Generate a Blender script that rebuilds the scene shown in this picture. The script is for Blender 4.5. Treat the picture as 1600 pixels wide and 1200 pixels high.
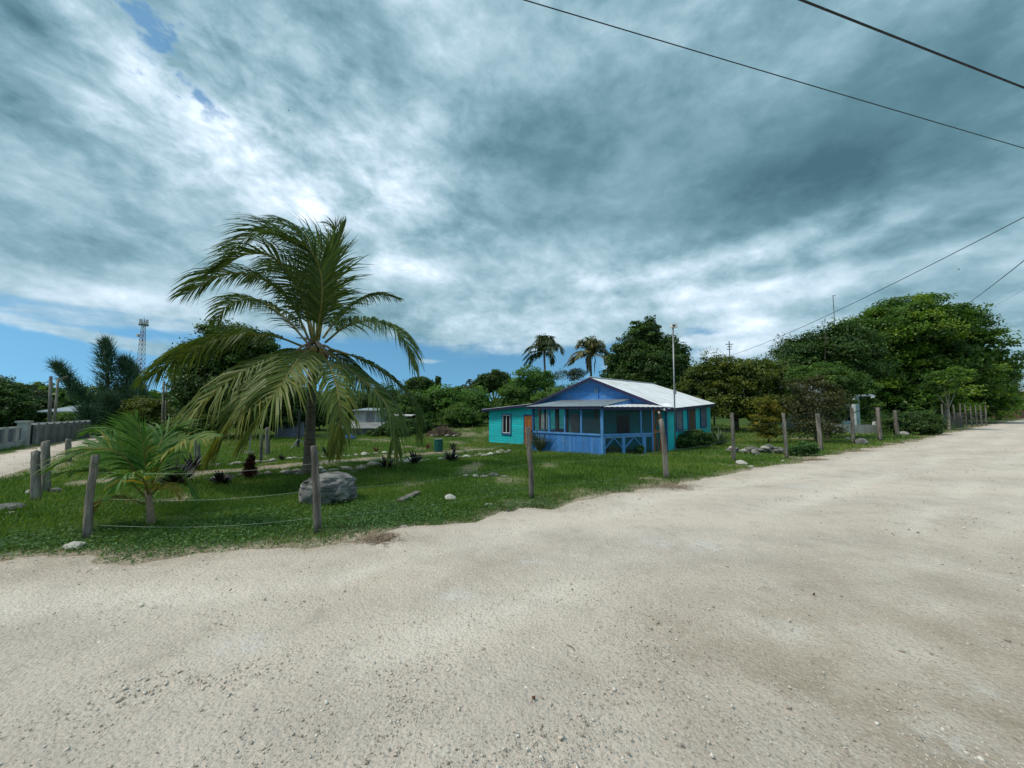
import bpy, math, random
import numpy as np
from mathutils import Vector, Matrix

sc = bpy.context.scene
for o in list(bpy.data.objects): bpy.data.objects.remove(o)
COL = sc.collection
PI = math.pi

# ------------------------------------------------------------------ camera
FPX, W0, H0, HORIZON, EYE = 577.0, 1600.0, 1200.0, 640.0, 1.75
PITCH = math.atan((HORIZON - H0/2)/FPX)
cam = bpy.data.cameras.new('camera'); cam.sensor_width = 36.0; cam.lens = 36.0*FPX/W0
cam.clip_start = 0.05; cam.clip_end = 6000
camo = bpy.data.objects.new('camera', cam); COL.objects.link(camo)
camo.location = (0, 0, EYE); camo.rotation_euler = (PI/2 + PITCH, 0, 0)
sc.camera = camo

def ray(px, py):
    x = (px-W0/2)/FPX; y = (H0/2-py)/FPX
    c, s = math.cos(PITCH), math.sin(PITCH)
    return np.array([x, c - y*s, s + y*c])
def AT(px, py, Y):
    d = ray(px, py); return np.array([0, 0, EYE]) + d*(Y/d[1])
def PZ(px, py, z):
    d = ray(px, py); return np.array([0, 0, EYE]) + d*((z-EYE)/d[2])
def azel(px, py):
    d = ray(px, py); d = d/np.linalg.norm(d)
    return math.atan2(d[0], d[1]), math.asin(d[2])

# ------------------------------------------------------------------ render look
sc.view_settings.view_transform = 'Standard'; sc.view_settings.look = 'None'
sc.view_settings.gamma = 1.0; sc.view_settings.exposure = 0.72
sc.view_settings.use_curve_mapping = False
try:
    sc.cycles.use_denoising = True
    sc.cycles.max_bounces = 6; sc.cycles.transparent_max_bounces = 12
except Exception: pass

# ------------------------------------------------------------------ sun + sky
SUN_DIR = Vector((-0.54, -0.20, 0.82)).normalized()      # towards the sun: high, to the left, behind thin cloud
sl = bpy.data.lights.new('sun', 'SUN'); sl.energy = 1.5; sl.angle = math.radians(11); sl.color = (1.0, 0.91, 0.80)
so = bpy.data.objects.new('sun', sl); COL.objects.link(so)
so.rotation_euler = SUN_DIR.to_track_quat('Z', 'Y').to_euler()

class Ex:
    """a tiny expression builder over Math nodes"""
    def __init__(s, nt, sock): s.nt, s.s = nt, sock
    def _op(s, op, *a):
        n = s.nt.nodes.new('ShaderNodeMath'); n.operation = op
        for i, v in enumerate((s,)+a):
            if isinstance(v, Ex): s.nt.links.new(v.s, n.inputs[i])
            else: n.inputs[i].default_value = float(v)
        return Ex(s.nt, n.outputs[0])
    def __add__(s, o): return s._op('ADD', o)
    __radd__ = __add__
    def __sub__(s, o): return s._op('SUBTRACT', o)
    def __mul__(s, o): return s._op('MULTIPLY', o)
    __rmul__ = __mul__
    def __truediv__(s, o): return s._op('DIVIDE', o)
    def __neg__(s): return s*-1
    def exp(s): return s._op('EXPONENT')
    def max(s, o): return s._op('MAXIMUM', o)
    def min(s, o): return s._op('MINIMUM', o)
    def step(s, a, b):
        n = s.nt.nodes.new('ShaderNodeMapRange'); n.interpolation_type = 'SMOOTHSTEP'
        s.nt.links.new(s.s, n.inputs[0]); n.inputs[1].default_value = a; n.inputs[2].default_value = b
        n.inputs[3].default_value = 0; n.inputs[4].default_value = 1
        return Ex(s.nt, n.outputs[0])

def build_world():
    w = bpy.data.worlds.new('World'); sc.world = w; w.use_nodes = True
    nt = w.node_tree; nt.nodes.clear(); L = nt.links.new
    try: w.cycles.sampling_method = 'MANUAL'; w.cycles.sample_map_resolution = 256
    except Exception: pass
    out = nt.nodes.new('ShaderNodeOutputWorld'); bg = nt.nodes.new('ShaderNodeBackground'); L(bg.outputs[0], out.inputs[0])
    sky = nt.nodes.new('ShaderNodeTexSky'); sky.sky_type = 'NISHITA'; sky.sun_disc = False
    sky.sun_elevation = math.asin(SUN_DIR.z); sky.sun_rotation = math.atan2(SUN_DIR.x, SUN_DIR.y)
    sky.air_density = 1.0; sky.dust_density = 0.4; sky.ozone_density = 2.0
    STR = 0.1
    bg.inputs['Strength'].default_value = STR
    tc = nt.nodes.new('ShaderNodeTexCoord'); sep = nt.nodes.new('ShaderNodeSeparateXYZ'); L(tc.outputs['Generated'], sep.inputs[0])
    x, y, z = (Ex(nt, sep.outputs[i]) for i in range(3))
    az = x._op('ARCTAN2', y); el = z._op('ARCSINE')
    def comb(a, b, c=None):
        n = nt.nodes.new('ShaderNodeCombineXYZ'); L(a.s, n.inputs[0]); L(b.s, n.inputs[1])
        if c is not None: n.inputs[2].default_value = c
        return n.outputs[0]
    def comb3(a, b, c):
        n = nt.nodes.new('ShaderNodeCombineXYZ'); L(a.s, n.inputs[0]); L(b.s, n.inputs[1]); L(c.s, n.inputs[2]); return n.outputs[0]
    def noise(vec, scale, det=6, rough=0.55, dist=0.0):
        n = nt.nodes.new('ShaderNodeTexNoise'); n.inputs['Scale'].default_value = scale; n.inputs['Detail'].default_value = det
        n.inputs['Roughness'].default_value = rough; n.inputs['Distortion'].default_value = dist; L(vec, n.inputs['Vector'])
        return Ex(nt, n.outputs['Fac'])
    zf = z.max(0.0)
    # streaks of the layer run from upper left to lower right: shear height against azimuth, flatten it near the horizon
    hz = zf*1.8 + x*0.12
    P1 = comb3(x*1.0, y*0.6, hz*0.75); P2 = comb3(x*1.0+3.0, y*0.7, hz*1.0); P3 = comb3(x, y+7.0, zf*1.7 + x*0.15)
    nA = noise(P1, 2.1, 3, 0.5, 0.15)
    nB = noise(P2, 4.4, 6, 0.60, 0.15)
    nC = noise(P3, 13.0, 5, 0.60, 0.25)
    nD = noise(P3, 34.0, 3, 0.55, 0.0)
    nS = noise(comb(az*1.3, el*7.0, 1.7), 3.4, 5, 0.55, 0.25)     # flat streaks near the horizon
    def blob(cx, cy, sx, sy, amp, shear=0.0):
        a0, e0 = azel(cx, cy)
        sa = abs(azel(cx+sx, cy)[0]-azel(cx-sx, cy)[0])/2; se = abs(azel(cx, cy-sy)[1]-azel(cx, cy+sy)[1])/2
        da = az-a0; de = el-e0
        if shear: de = de + da*shear
        p = da/sa; q = de/se
        return (-(p*p+q*q)).exp()*amp
    base = None
    for b in [(1330, 240, 320, 140, -.33), (920, 250, 190, 130, -.27), (1100, 320, 300, 50, -.14), (1460, 60, 160, 80, -.10), (1100, 60, 130, 60, -.04), (760, 60, 110, 70, .12), (560, 260, 130, 90, .18),
              (350, 190, 130, 60, .22, .6), (180, 110, 150, 90, .26, .5), (150, 20, 60, 50, .12), (20, 20, 60, 50, -.20), (180, 290, 200, 60, -.10, .3), (120, 452, 300, 26, .16), (420, 300, 90, 50, .16), (500, 330, 60, 30, .16),
              (1130, 402, 150, 20, .34, -.1), (1400, 338, 46, 20, .28), (1330, 376, 90, 16, .30), (932, 444, 40, 16, .24), (630, 320, 60, 24, .22), (640, 420, 80, 22, .26),
              (800, 425, 160, 45, .08), (1290, 436, 260, 18, .22), (1100, 455, 240, 14, .22), (1560, 170, 60, 30, .10), (1570, 520, 150, 60, -.06), (1100, 482, 300, 12, .22), (1400, 492, 180, 10, .14),
              (600, 100, 80, 60, -.12), (1180, 505, 50, 16, .34), (1150, 545, 120, 22, .30), (700, 390, 120, 26, -.08), (250, 400, 200, 22, -.08)]:
        t = blob(*b); base = t if base is None else base+t
    calm = (blob(1330, 230, 420, 220, .45) + blob(900, 270, 220, 150, .4)).min(.62)*-1+1
    nb = nB-0.5; nc = nC-0.5
    puff = blob(300, 150, 330, 170, .45) + blob(600, 300, 200, 90, .25) + blob(1150, 410, 330, 60, .35)
    Lm = base*0.88 + 0.47 + (nA-0.5)*0.50 + (nb*0.85 + nc*0.52 + (nD-0.5)*0.10)*calm + nc*puff
    low = (el*-1).step(-0.30, -0.02)
    Lm = Lm + (nS-0.5)*0.6*low
    ramp = nt.nodes.new('ShaderNodeValToRGB'); L(Lm.s, ramp.inputs[0]); r = ramp.color_ramp
    cs = [(0.0, (.044, .102, .130)), (.2, (.080, .164, .202)), (.40, (.158, .268, .320)), (.58, (.275, .385, .450)), (.78, (.46, .555, .640)), (.94, (.70, .77, .84)), (1.0, (.82, .87, .92))]
    r.elements[0].position = 0; r.elements[1].position = 1
    for p, c in cs[1:-1]: r.elements.new(p)
    for e, (p, c) in zip(r.elements, cs): e.position = p; e.color = (*c, 1)
    # clear gaps: a band above the horizon on the left and centre, a rent at the upper left
    _, e1 = azel(100, 476); aR, _ = azel(1090, 520); aR2, _ = azel(940, 520)
    edge = (el + (nS-0.5)*0.10 + (nB-0.5)*0.08)
    m1 = (edge*-1).step(-(e1+0.012), -(e1-0.03)) * ((az+(nB-.5)*.7+(nS-.5)*.5)*-1).step(-aR, -aR2)
    gap = blob(275, 84, 90, 40, .95, .75) + blob(200, 20, 70, 40, .85, .6) + blob(15, 15, 50, 26, .6) + (nC-0.5)*3.4 + (nD-0.5)*2.0 + (nB-.5)*1.2
    m2 = gap.step(0.45, 1.15)*0.85*(blob(230, 66, 190, 100, 1.8)).min(1.0)
    g3 = (blob(1092, 516, 46, 14, .8) + blob(1000, 520, 30, 12, .5)+ (nS-0.5)*1.6+(nD-.5)*.8).step(0.35, 1.0)*blob(1060, 516, 90, 22, 1.5).min(1.0)
    clouds_low = (blob(170, 532, 200, 11, 1.25, .16) + blob(300, 545, 70, 18, .9) + blob(790, 500, 90, 16, .85) + blob(690, 530, 60, 16, .8) + blob(670, 564, 26, 5, .9)
                  + blob(738, 603, 26, 18, .5) + blob(950, 505, 60, 20, .8) + (nS-0.5)*1.1 + (nC-.5)*1.2).step(0.30, 1.0)
    m = (m1*(clouds_low*-0.85+1)).max(m2).max(g3*0.85)
    # cloud values are radiances; divide by the background strength
    cl = nt.nodes.new('ShaderNodeVectorMath'); cl.operation = 'SCALE'; L(ramp.outputs[0], cl.inputs[0]); cl.inputs['Scale'].default_value = 1.0/STR
    mx = nt.nodes.new('ShaderNodeMix'); mx.data_type = 'RGBA'; L(m.s, mx.inputs['Factor']); L(cl.outputs[0], mx.inputs['A'])
    sk = nt.nodes.new('ShaderNodeMix'); sk.data_type = 'RGBA'; sk.blend_type = 'MULTIPLY'; sk.inputs['Factor'].default_value = 1.0
    sv = nt.nodes.new('ShaderNodeCombineXYZ'); L(x.s, sv.inputs[0]); L(y.s, sv.inputs[1]); L((z.max(0.0)*0.8+0.20).s, sv.inputs[2])
    nv = nt.nodes.new('ShaderNodeVectorMath'); nv.operation = 'NORMALIZE'; L(sv.outputs[0], nv.inputs[0]); L(nv.outputs[0], sky.inputs[0])
    hs = nt.nodes.new('ShaderNodeHueSaturation'); hs.inputs['Saturation'].default_value = .98; L(sky.outputs[0], hs.inputs['Color'])
    L(hs.outputs[0], sk.inputs['A']); sk.inputs['B'].default_value = (.50, .82, .84, 1)
    L(sk.outputs['Result'], mx.inputs['B'])
    L(mx.outputs['Result'], bg.inputs['Color'])
build_world()

# ------------------------------------------------------------------ numeric helpers
rng = np.random.default_rng(7)
def _h(ix, iy, k):
    n = (ix.astype(np.int64)*374761393 + iy.astype(np.int64)*668265263 + k*974634777) & 0x7fffffff
    n = ((n ^ (n >> 13))*1274126177) & 0x7fffffff
    return ((n ^ (n >> 16)) & 0xffff)/65535.0
def vnoise(x, y, k=0):
    x = np.asarray(x, float); y = np.asarray(y, float)
    ix, iy = np.floor(x), np.floor(y); fx, fy = x-ix, y-iy
    fx = fx*fx*(3-2*fx); fy = fy*fy*(3-2*fy)
    a, b, c, d = _h(ix, iy, k), _h(ix+1, iy, k), _h(ix, iy+1, k), _h(ix+1, iy+1, k)
    return (a*(1-fx)+b*fx)*(1-fy) + (c*(1-fx)+d*fx)*fy
def fbm(x, y, k=0, n=4):
    s, a, t = 0, 1.0, 0
    for i in range(n):
        s = s + a*vnoise(np.asarray(x)*2**i, np.asarray(y)*2**i, k+i); t += a; a *= .5
    return s/t

# terrain: gentle dips and rises read off the photograph
CTRL = np.array([(7.3, 17.5, -.22), (3.9, 16.2, -.20), (-1.5, 24.9, -.55), (13, 24.4, -.34), (5, 22, -.3), (-4, 19, -.42), (-8, 22, -.36), (-3, 38, .45), (4, 38, .45), (-6, 31, -.2),
                 (10, 36, .3), (-12, 28, -.25), (-16, 24, -.2), (-6, 11, -.14), (0, 11, -.16), (5, 12.5, -.12), (-3, 7.5, -.06), (-7, 6.5, -.03), (-11, 11, -.08), (2, 8.2, -.03), (16, 20, -.1),
                 (22, 26, 0), (30, 30, 0), (-14, 15, -.1), (-22, 18, 0), (-3, 3, 0), (2, 3, 0), (8, 8, 0), (-8, 2, 0), (14, 13, 0), (20, 17, 0), (0, 0, 0), (-26, 26, 0), (-20, 34, -.1), (40, 30, .0), (30, 42, .1), (0, 60, .4), (-12, 45, .1)])
def HT(x, y):
    x = np.asarray(x, float); y = np.asarray(y, float)
    num = np.zeros(np.broadcast(x, y).shape); den = np.full(num.shape, 1e-3)
    for cx, cy, cz in CTRL:
        sg = 2.4 + 0.07*math.hypot(cx, cy)
        w = np.exp(-((x-cx)**2+(y-cy)**2)/(2*sg*sg)); num = num + w*cz; den = den + w
    return num/den
def H(x, y): return float(HT(np.array([x]), np.array([y]))[0])
def G(px, py):
    """the ground point seen at a pixel of the photograph"""
    d = ray(px, py); o = np.array([0, 0, EYE])
    t = np.geomspace(1.5, 220, 900); P = o[None]+d[None]*t[:, None]
    f = P[:, 2]-HT(P[:, 0], P[:, 1]); k = np.argmax(f < 0)
    if f[k] >= 0: k = len(t)-1
    a, b = t[max(k-1, 0)], t[k]
    for _ in range(30):
        m = (a+b)/2; p = o+d*m
        if p[2]-H(p[0], p[1]) < 0: b = m
        else: a = m
    p = o+d*b; p[2] = H(p[0], p[1]); return p
def pxm(Y): return Y/FPX          # metres per photograph pixel at depth Y

class MB:
    def __init__(s): s.v, s.f, s.m = [], [], []
    def add(s, vs, fs, mi=0):
        n = len(s.v); s.v += [tuple(map(float, p)) for p in vs]; s.f += [tuple(i+n for i in f) for f in fs]; s.m += [mi]*len(fs); return s
    def box(s, lo, hi, mi=0):
        (a, b, c), (d, e, f) = lo, hi
        return s.add([(a,b,c),(d,b,c),(d,e,c),(a,e,c),(a,b,f),(d,b,f),(d,e,f),(a,e,f)], [(0,3,2,1),(4,5,6,7),(0,1,5,4),(1,2,6,5),(2,3,7,6),(3,0,4,7)], mi)
    def bar(s, p, q, w, h, up=(0,0,1), mi=0):
        p, q, up = Vector(p), Vector(q), Vector(up); d = (q-p).normalized(); a = d.cross(up)
        a = a.normalized() if a.length > 1e-4 else Vector((1,0,0)); b = a.cross(d).normalized()
        vs = [e + a*x*w/2 + b*y*h/2 for e in (p, q) for x, y in ((-1,-1),(1,-1),(1,1),(-1,1))]
        return s.add(vs, [(3,2,1,0),(4,5,6,7),(0,1,5,4),(1,2,6,5),(2,3,7,6),(3,0,4,7)], mi)
    def prism(s, poly, fn, d0, d1, mi=0):
        """poly: 2-D outline, fn(a, b, d) -> point, extruded between depths d0 and d1"""
        n = len(poly); vs = [fn(a, b, d0) for a, b in poly]+[fn(a, b, d1) for a, b in poly]
        fs = [tuple(range(n))[::-1], tuple(range(n, 2*n))]+[(i, (i+1) % n, n+(i+1) % n, n+i) for i in range(n)]
        return s.add(vs, fs, mi)
    def tube(s, pts, rad, n=8, mi=0, cap=True, jit=0.0, seed=0):
        pts = [Vector(p) for p in pts]; N = len(pts); r_ = random.Random(seed)
        rads = rad if hasattr(rad, '__len__') else [rad]*N
        vs, fs = [], []
        ref = Vector((0.31, 0.95, 0.05))
        for i, p in enumerate(pts):
            t = (pts[min(i+1, N-1)]-pts[max(i-1, 0)]).normalized()
            a = t.cross(ref); a = a.normalized() if a.length > 1e-3 else Vector((1,0,0)); b = t.cross(a)
            for k in range(n):
                an = 2*PI*k/n; r = rads[i]*(1+jit*(r_.random()-.5)*2)
                vs.append(p+a*math.cos(an)*r+b*math.sin(an)*r)
        for i in range(N-1):
            for k in range(n):
                k2 = (k+1) % n; fs.append((i*n+k, i*n+k2, (i+1)*n+k2, (i+1)*n+k))
        if cap: fs += [tuple(range(n))[::-1], tuple(range((N-1)*n, N*n))]
        return s.add(vs, fs, mi)
    def build(s, name, mats, parent=None, smooth=False):
        me = bpy.data.meshes.new(name); me.from_pydata(s.v, [], s.f); me.update()
        return link(name, me, mats, parent, smooth, s.m)

def link(name, me, mats, parent=None, smooth=False, mi=None):
    if not isinstance(mats, (list, tuple)): mats = [mats]
    for m in mats: me.materials.append(m)
    if mi is not None and len(mats) > 1: me.polygons.foreach_set('material_index', mi)
    if smooth: me.polygons.foreach_set('use_smooth', [True]*len(me.polygons))
    o = bpy.data.objects.new(name, me); COL.objects.link(o)
    if parent is not None: o.parent = parent
    return o
def npmesh(name, V, F, attrs=None):
    """fast mesh from arrays; F is (n,3) or (n,4)"""
    me = bpy.data.meshes.new(name); k = F.shape[1]
    me.vertices.add(len(V)); me.vertices.foreach_set('co', np.ascontiguousarray(V, np.float32).ravel())
    me.loops.add(F.size); me.loops.foreach_set('vertex_index', np.ascontiguousarray(F, np.int32).ravel())
    me.polygons.add(len(F)); me.polygons.foreach_set('loop_start', np.arange(0, F.size, k, dtype=np.int32))
    me.polygons.foreach_set('loop_total', np.full(len(F), k, np.int32))
    me.update(calc_edges=True)
    for n, a in (attrs or {}).items():
        at = me.attributes.new(n, 'FLOAT', 'POINT'); at.data.foreach_set('value', np.ascontiguousarray(a, np.float32))
    return me
def tag(o, label, cat=None, group=None, kind=None):
    if label: o['label'] = label
    if cat: o['category'] = cat
    if group: o['group'] = group
    if kind: o['kind'] = kind
    return o
def empty(name, loc, rz=0.0):
    o = bpy.data.objects.new(name, None); COL.objects.link(o); o.location = tuple(map(float, loc)); o.rotation_euler = (0, 0, rz); o.empty_display_size = .2
    return o
def catmull(pts, n):
    P = [np.array(p, float) for p in pts]; P = [2*P[0]-P[1]]+P+[2*P[-1]-P[-2]]; out = []
    m = len(P)-3
    for i in range(n):
        u = i/(n-1)*m; k = min(int(u), m-1); t = u-k; a, b, c, d = P[k:k+4]
        out.append(.5*((2*b)+(c-a)*t+(2*a-5*b+4*c-d)*t*t+(3*b-a-3*c+d)*t**3))
    return np.array(out)

# ------------------------------------------------------------------ materials
def new_mat(name):
    m = bpy.data.materials.new(name); m.use_nodes = True; nt = m.node_tree
    return m, nt, nt.nodes['Principled BSDF'], nt.links.new
def pmat(name, c1, c2=None, scale=4.0, rough=.8, bump=0.0, bscale=None, stretch=(1,1,1), metal=0.0, detail=5, spec=.3, contrast=(.35,.65), c3=None, s3=1.0, rand=0.0):
    m, nt, bs, L = new_mat(name)
    bs.inputs['Roughness'].default_value = rough; bs.inputs['Metallic'].default_value = metal
    bs.inputs['Specular IOR Level'].default_value = spec
    tc = nt.nodes.new('ShaderNodeTexCoord'); mp = nt.nodes.new('ShaderNodeMapping'); mp.inputs['Scale'].default_value = stretch
    L(tc.outputs['Object'], mp.inputs[0])
    oi = nt.nodes.new('ShaderNodeObjectInfo')
    ad = nt.nodes.new('ShaderNodeVectorMath'); ad.operation = 'ADD'; L(mp.outputs[0], ad.inputs[0])
    sc_ = nt.nodes.new('ShaderNodeVectorMath'); sc_.operation = 'SCALE'; sc_.inputs[0].default_value = (37, 91, 53); L(oi.outputs['Random'], sc_.inputs['Scale']); L(sc_.outputs[0], ad.inputs[1])
    def nz(s, d):
        n = nt.nodes.new('ShaderNodeTexNoise'); n.inputs['Scale'].default_value = s; n.inputs['Detail'].default_value = d; n.inputs['Roughness'].default_value = .6; L(ad.outputs[0], n.inputs['Vector']); return n
    if c2 is None: c2 = tuple(x*.8 for x in c1)
    n = nz(scale, detail); rp = nt.nodes.new('ShaderNodeMapRange'); L(n.outputs['Fac'], rp.inputs[0]); rp.inputs[1].default_value, rp.inputs[2].default_value = contrast
    mx = nt.nodes.new('ShaderNodeMix'); mx.data_type = 'RGBA'; L(rp.outputs[0], mx.inputs['Factor']); mx.inputs['A'].default_value = (*c1, 1); mx.inputs['B'].default_value = (*c2, 1)
    col = mx.outputs['Result']
    if c3 is not None:
        n3 = nz(s3, 4); r3 = nt.nodes.new('ShaderNodeMapRange'); L(n3.outputs['Fac'], r3.inputs[0]); r3.inputs[1].default_value, r3.inputs[2].default_value = .5, .68
        m3 = nt.nodes.new('ShaderNodeMix'); m3.data_type = 'RGBA'; L(r3.outputs[0], m3.inputs['Factor']); L(col, m3.inputs['A']); m3.inputs['B'].default_value = (*c3, 1); col = m3.outputs['Result']
    if rand:
        hs = nt.nodes.new('ShaderNodeHueSaturation'); L(col, hs.inputs['Color']); mr = nt.nodes.new('ShaderNodeMapRange'); L(oi.outputs['Random'], mr.inputs[0])
        mr.inputs[3].default_value = 1-rand; mr.inputs[4].default_value = 1+rand; L(mr.outputs[0], hs.inputs['Value']); col = hs.outputs['Color']
    L(col, bs.inputs['Base Color'])
    if bump:
        nb = nz(bscale or scale*3, 6); bp = nt.nodes.new('ShaderNodeBump'); bp.inputs['Strength'].default_value = bump; bp.inputs['Distance'].default_value = .03
        L(nb.outputs['Fac'], bp.inputs['Height']); L(bp.outputs[0], bs.inputs['Normal'])
    return m
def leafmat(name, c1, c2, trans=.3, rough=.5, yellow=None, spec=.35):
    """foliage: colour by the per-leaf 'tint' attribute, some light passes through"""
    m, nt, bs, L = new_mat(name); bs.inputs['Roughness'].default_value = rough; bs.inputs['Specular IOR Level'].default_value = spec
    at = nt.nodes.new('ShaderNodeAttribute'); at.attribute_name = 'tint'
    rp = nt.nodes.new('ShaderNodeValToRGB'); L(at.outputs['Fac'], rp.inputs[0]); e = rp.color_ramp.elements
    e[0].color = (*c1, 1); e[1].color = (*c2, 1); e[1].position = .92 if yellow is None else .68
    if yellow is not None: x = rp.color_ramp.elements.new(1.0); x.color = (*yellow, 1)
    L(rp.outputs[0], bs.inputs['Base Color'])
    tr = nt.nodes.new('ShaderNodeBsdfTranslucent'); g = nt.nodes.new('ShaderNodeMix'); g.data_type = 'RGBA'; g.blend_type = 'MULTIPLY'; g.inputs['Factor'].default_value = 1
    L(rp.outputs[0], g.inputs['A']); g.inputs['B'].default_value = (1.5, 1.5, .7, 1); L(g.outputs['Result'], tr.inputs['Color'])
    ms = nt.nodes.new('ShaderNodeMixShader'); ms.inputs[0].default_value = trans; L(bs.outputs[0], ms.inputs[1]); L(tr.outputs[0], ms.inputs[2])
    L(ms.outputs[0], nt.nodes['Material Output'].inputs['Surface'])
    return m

M = {}
M['post'] = pmat('weathered_post_wood', (.27,.24,.205), (.085,.075,.064), 11, .9, .9, 22, (1,1,.13), contrast=(.36,.62), rand=.18)
M['oldwood'] = pmat('old_grey_wood', (.22,.20,.18), (.10,.09,.08), 7, .9, .5, 20, (1,1,.2))
M['rock'] = pmat('grey_limestone', (.23,.225,.21), (.08,.08,.078), 4.2, .95, 1.0, 9, (1,1,1.7), c3=(.36,.35,.32), s3=2.2, rand=.1)
M['palestone'] = pmat('pale_limestone', (.58,.54,.46), (.34,.31,.27), 7, .9, .8, 18, c3=(.25,.24,.21), s3=5, rand=.16)
M['whitestone'] = pmat('white_limestone', (.72,.69,.62), (.46,.43,.37), 8, .9, .6, 18, rand=.08)
M['teal'] = pmat('turquoise_paint', (.016,.56,.60), (.013,.47,.51), 1.6, .6, .10, 30, c3=(.05,.44,.46), s3=1.6, rand=.09)
M['blue'] = pmat('blue_paint', (.065,.24,.60), (.045,.18,.48), 2.2, .65, .15, 30, (1,1,.4), c3=(.13,.30,.56), s3=2.2, rand=.18)
M['bluelight'] = pmat('light_blue_paint', (.12,.33,.66), (.085,.25,.54), 3, .6, .1, 30, rand=.06)
M['purple'] = pmat('dark_violet_fascia_paint', (.030,.028,.085), (.022,.02,.06), 4, .5)
M['trimblue'] = pmat('navy_trim_paint', (.03,.11,.26), (.025,.085,.2), 4, .55)
M['roofwhite'] = pmat('white_roof_sheet', (.88,.89,.90), (.78,.79,.81), 1.4, .4, .03, 12, metal=.0, spec=.5, c3=(.66,.62,.57), s3=1.1, rand=.05)
M['roofgrey'] = pmat('galvanised_roof_sheet', (.42,.46,.48), (.30,.33,.35), 2.0, .4, .04, 12, metal=.5, spec=.5, rand=.08)
M['orange'] = pmat('varnished_orange_wood', (.42,.15,.035), (.24,.08,.02), 5, .55, .2, 18, (1,1,.15), rand=.1)
M['brownwood'] = pmat('brown_door_wood', (.12,.075,.05), (.07,.045,.03), 5, .7, .2, 18, (1,1,.15))
M['white'] = pmat('white_paint', (.78,.78,.76), (.62,.62,.60), 5, .6)
M['concrete'] = pmat('grey_concrete', (.30,.31,.30), (.19,.20,.195), 2.0, .9, .4, 14, c3=(.13,.14,.13), s3=1.3)
M['blockwhite'] = pmat('whitewashed_block', (.50,.52,.52), (.34,.36,.37), 3, .9, .3, 12)
M['mint'] = pmat('pale_mint_wall', (.50,.62,.60), (.40,.52,.50), 2, .8, .1)
M['greywall'] = pmat('grey_fence_wall', (.21,.22,.21), (.13,.14,.135), 1.5, .9, .4, 10)
M['palewall'] = pmat('off_white_render', (.40,.42,.40), (.26,.28,.27), 2.4, .9, .2, 10)
M['slatepanel'] = pmat('blue_grey_panel', (.20,.21,.26), (.12,.13,.17), 6, .8, .2)
M['black'] = pmat('black_metal', (.02,.02,.022), (.03,.03,.03), 4, .5)
M['metal'] = pmat('dull_steel', (.33,.34,.35), (.22,.23,.24), 8, .45, metal=.6)
M['wire'] = pmat('galvanised_fence_wire', (.30,.36,.31), (.20,.26,.22), 30, .5, metal=.3)
M['cable'] = pmat('black_cable', (.03,.034,.038), (.05,.05,.055), 20, .6)
M['towerred'] = pmat('faded_red_mast_paint', (.36,.10,.08), (.28,.09,.075), 3, .6)
M['towerwhite'] = pmat('white_mast_paint', (.55,.56,.57), (.45,.46,.47), 3, .6)
M['green_plastic'] = pmat('dark_green_barrel_paint', (.010,.10,.085), (.012,.075,.065), 5, .5, .1)
M['blue_plastic'] = pmat('blue_tarp', (.02,.12,.42), (.02,.08,.3), 4, .5, .5, 8)
M['trunk'] = pmat('tree_bark', (.13,.105,.08), (.06,.05,.04), 6, .95, .8, 18, (1,1,.3))
M['palebark'] = pmat('pale_bark', (.30,.27,.22), (.17,.15,.12), 6, .95, .5, 18, (1,1,.4))
M['palmtrunk'] = pmat('coconut_trunk', (.23,.195,.16), (.10,.082,.066), 6, .95, .9, 9, (.6,.6,5))
M['brush'] = pmat('dry_brush', (.20,.14,.10), (.09,.065,.05), 6, .95, .3)
M['dry'] = pmat('dry_straw', (.38,.29,.20), (.22,.16,.11), 9, .95, .2, rand=.1)
M['brownroof'] = pmat('brown_wall', (.16,.10,.065), (.10,.065,.045), 3, .9)
M['deadleaf'] = pmat('dead_leaf', (.20,.075,.03), (.11,.045,.02), 30, .8)
M['coconut'] = pmat('coconut_husk', (.16,.14,.03), (.22,.12,.03), 5, .6, .1)

def glassmat():
    m, nt, bs, L = new_mat('dark_window_glass'); bs.inputs['Base Color'].default_value = (.008,.010,.018,1); bs.inputs['Roughness'].default_value = .12
    return m
M['glass'] = glassmat()
def screenmat():
    m, nt, bs, L = new_mat('insect_screen'); bs.inputs['Base Color'].default_value = (.05,.055,.06,1); bs.inputs['Roughness'].default_value = .7
    tr = nt.nodes.new('ShaderNodeBsdfTransparent'); ms = nt.nodes.new('ShaderNodeMixShader'); ms.inputs[0].default_value = .78
    L(bs.outputs[0], ms.inputs[1]); L(tr.outputs[0], ms.inputs[2]); L(ms.outputs[0], nt.nodes['Material Output'].inputs['Surface']); return m
M['screen'] = screenmat()

M['leaf_dark'] = leafmat('dark_evergreen_leaf', (0.028,0.062,0.016), (0.089,0.167,0.031), .22)
M['leaf_mid'] = leafmat('mid_green_leaf', (0.039,0.094,0.020), (0.145,0.253,0.043), .28)
M['leaf_bright'] = leafmat('bright_green_leaf', (0.048,0.119,0.022), (0.159,0.303,0.055), .3)
M['leaf_olive'] = leafmat('olive_leaf', (.040,.070,.014), (.14,.185,.030), .3, yellow=(.20,.21,.035))
M['leaf_big'] = leafmat('almond_tree_leaf', (0.029,0.073,0.013), (0.110,0.215,0.023), .3, yellow=(0.221,0.311,0.032))
M['leaf_pine'] = leafmat('casuarina_needle', (0.024,0.061,0.031), (0.076,0.145,0.076), .15)
M['leaf_brown'] = leafmat('dry_scrub_leaf', (0.041,0.053,0.017), (0.118,0.118,0.038), .25)
M['leaf_croton'] = leafmat('croton_leaf', (0.055,0.083,0.011), (0.242,0.220,0.022), .3, yellow=(0.374,0.275,0.033))
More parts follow.
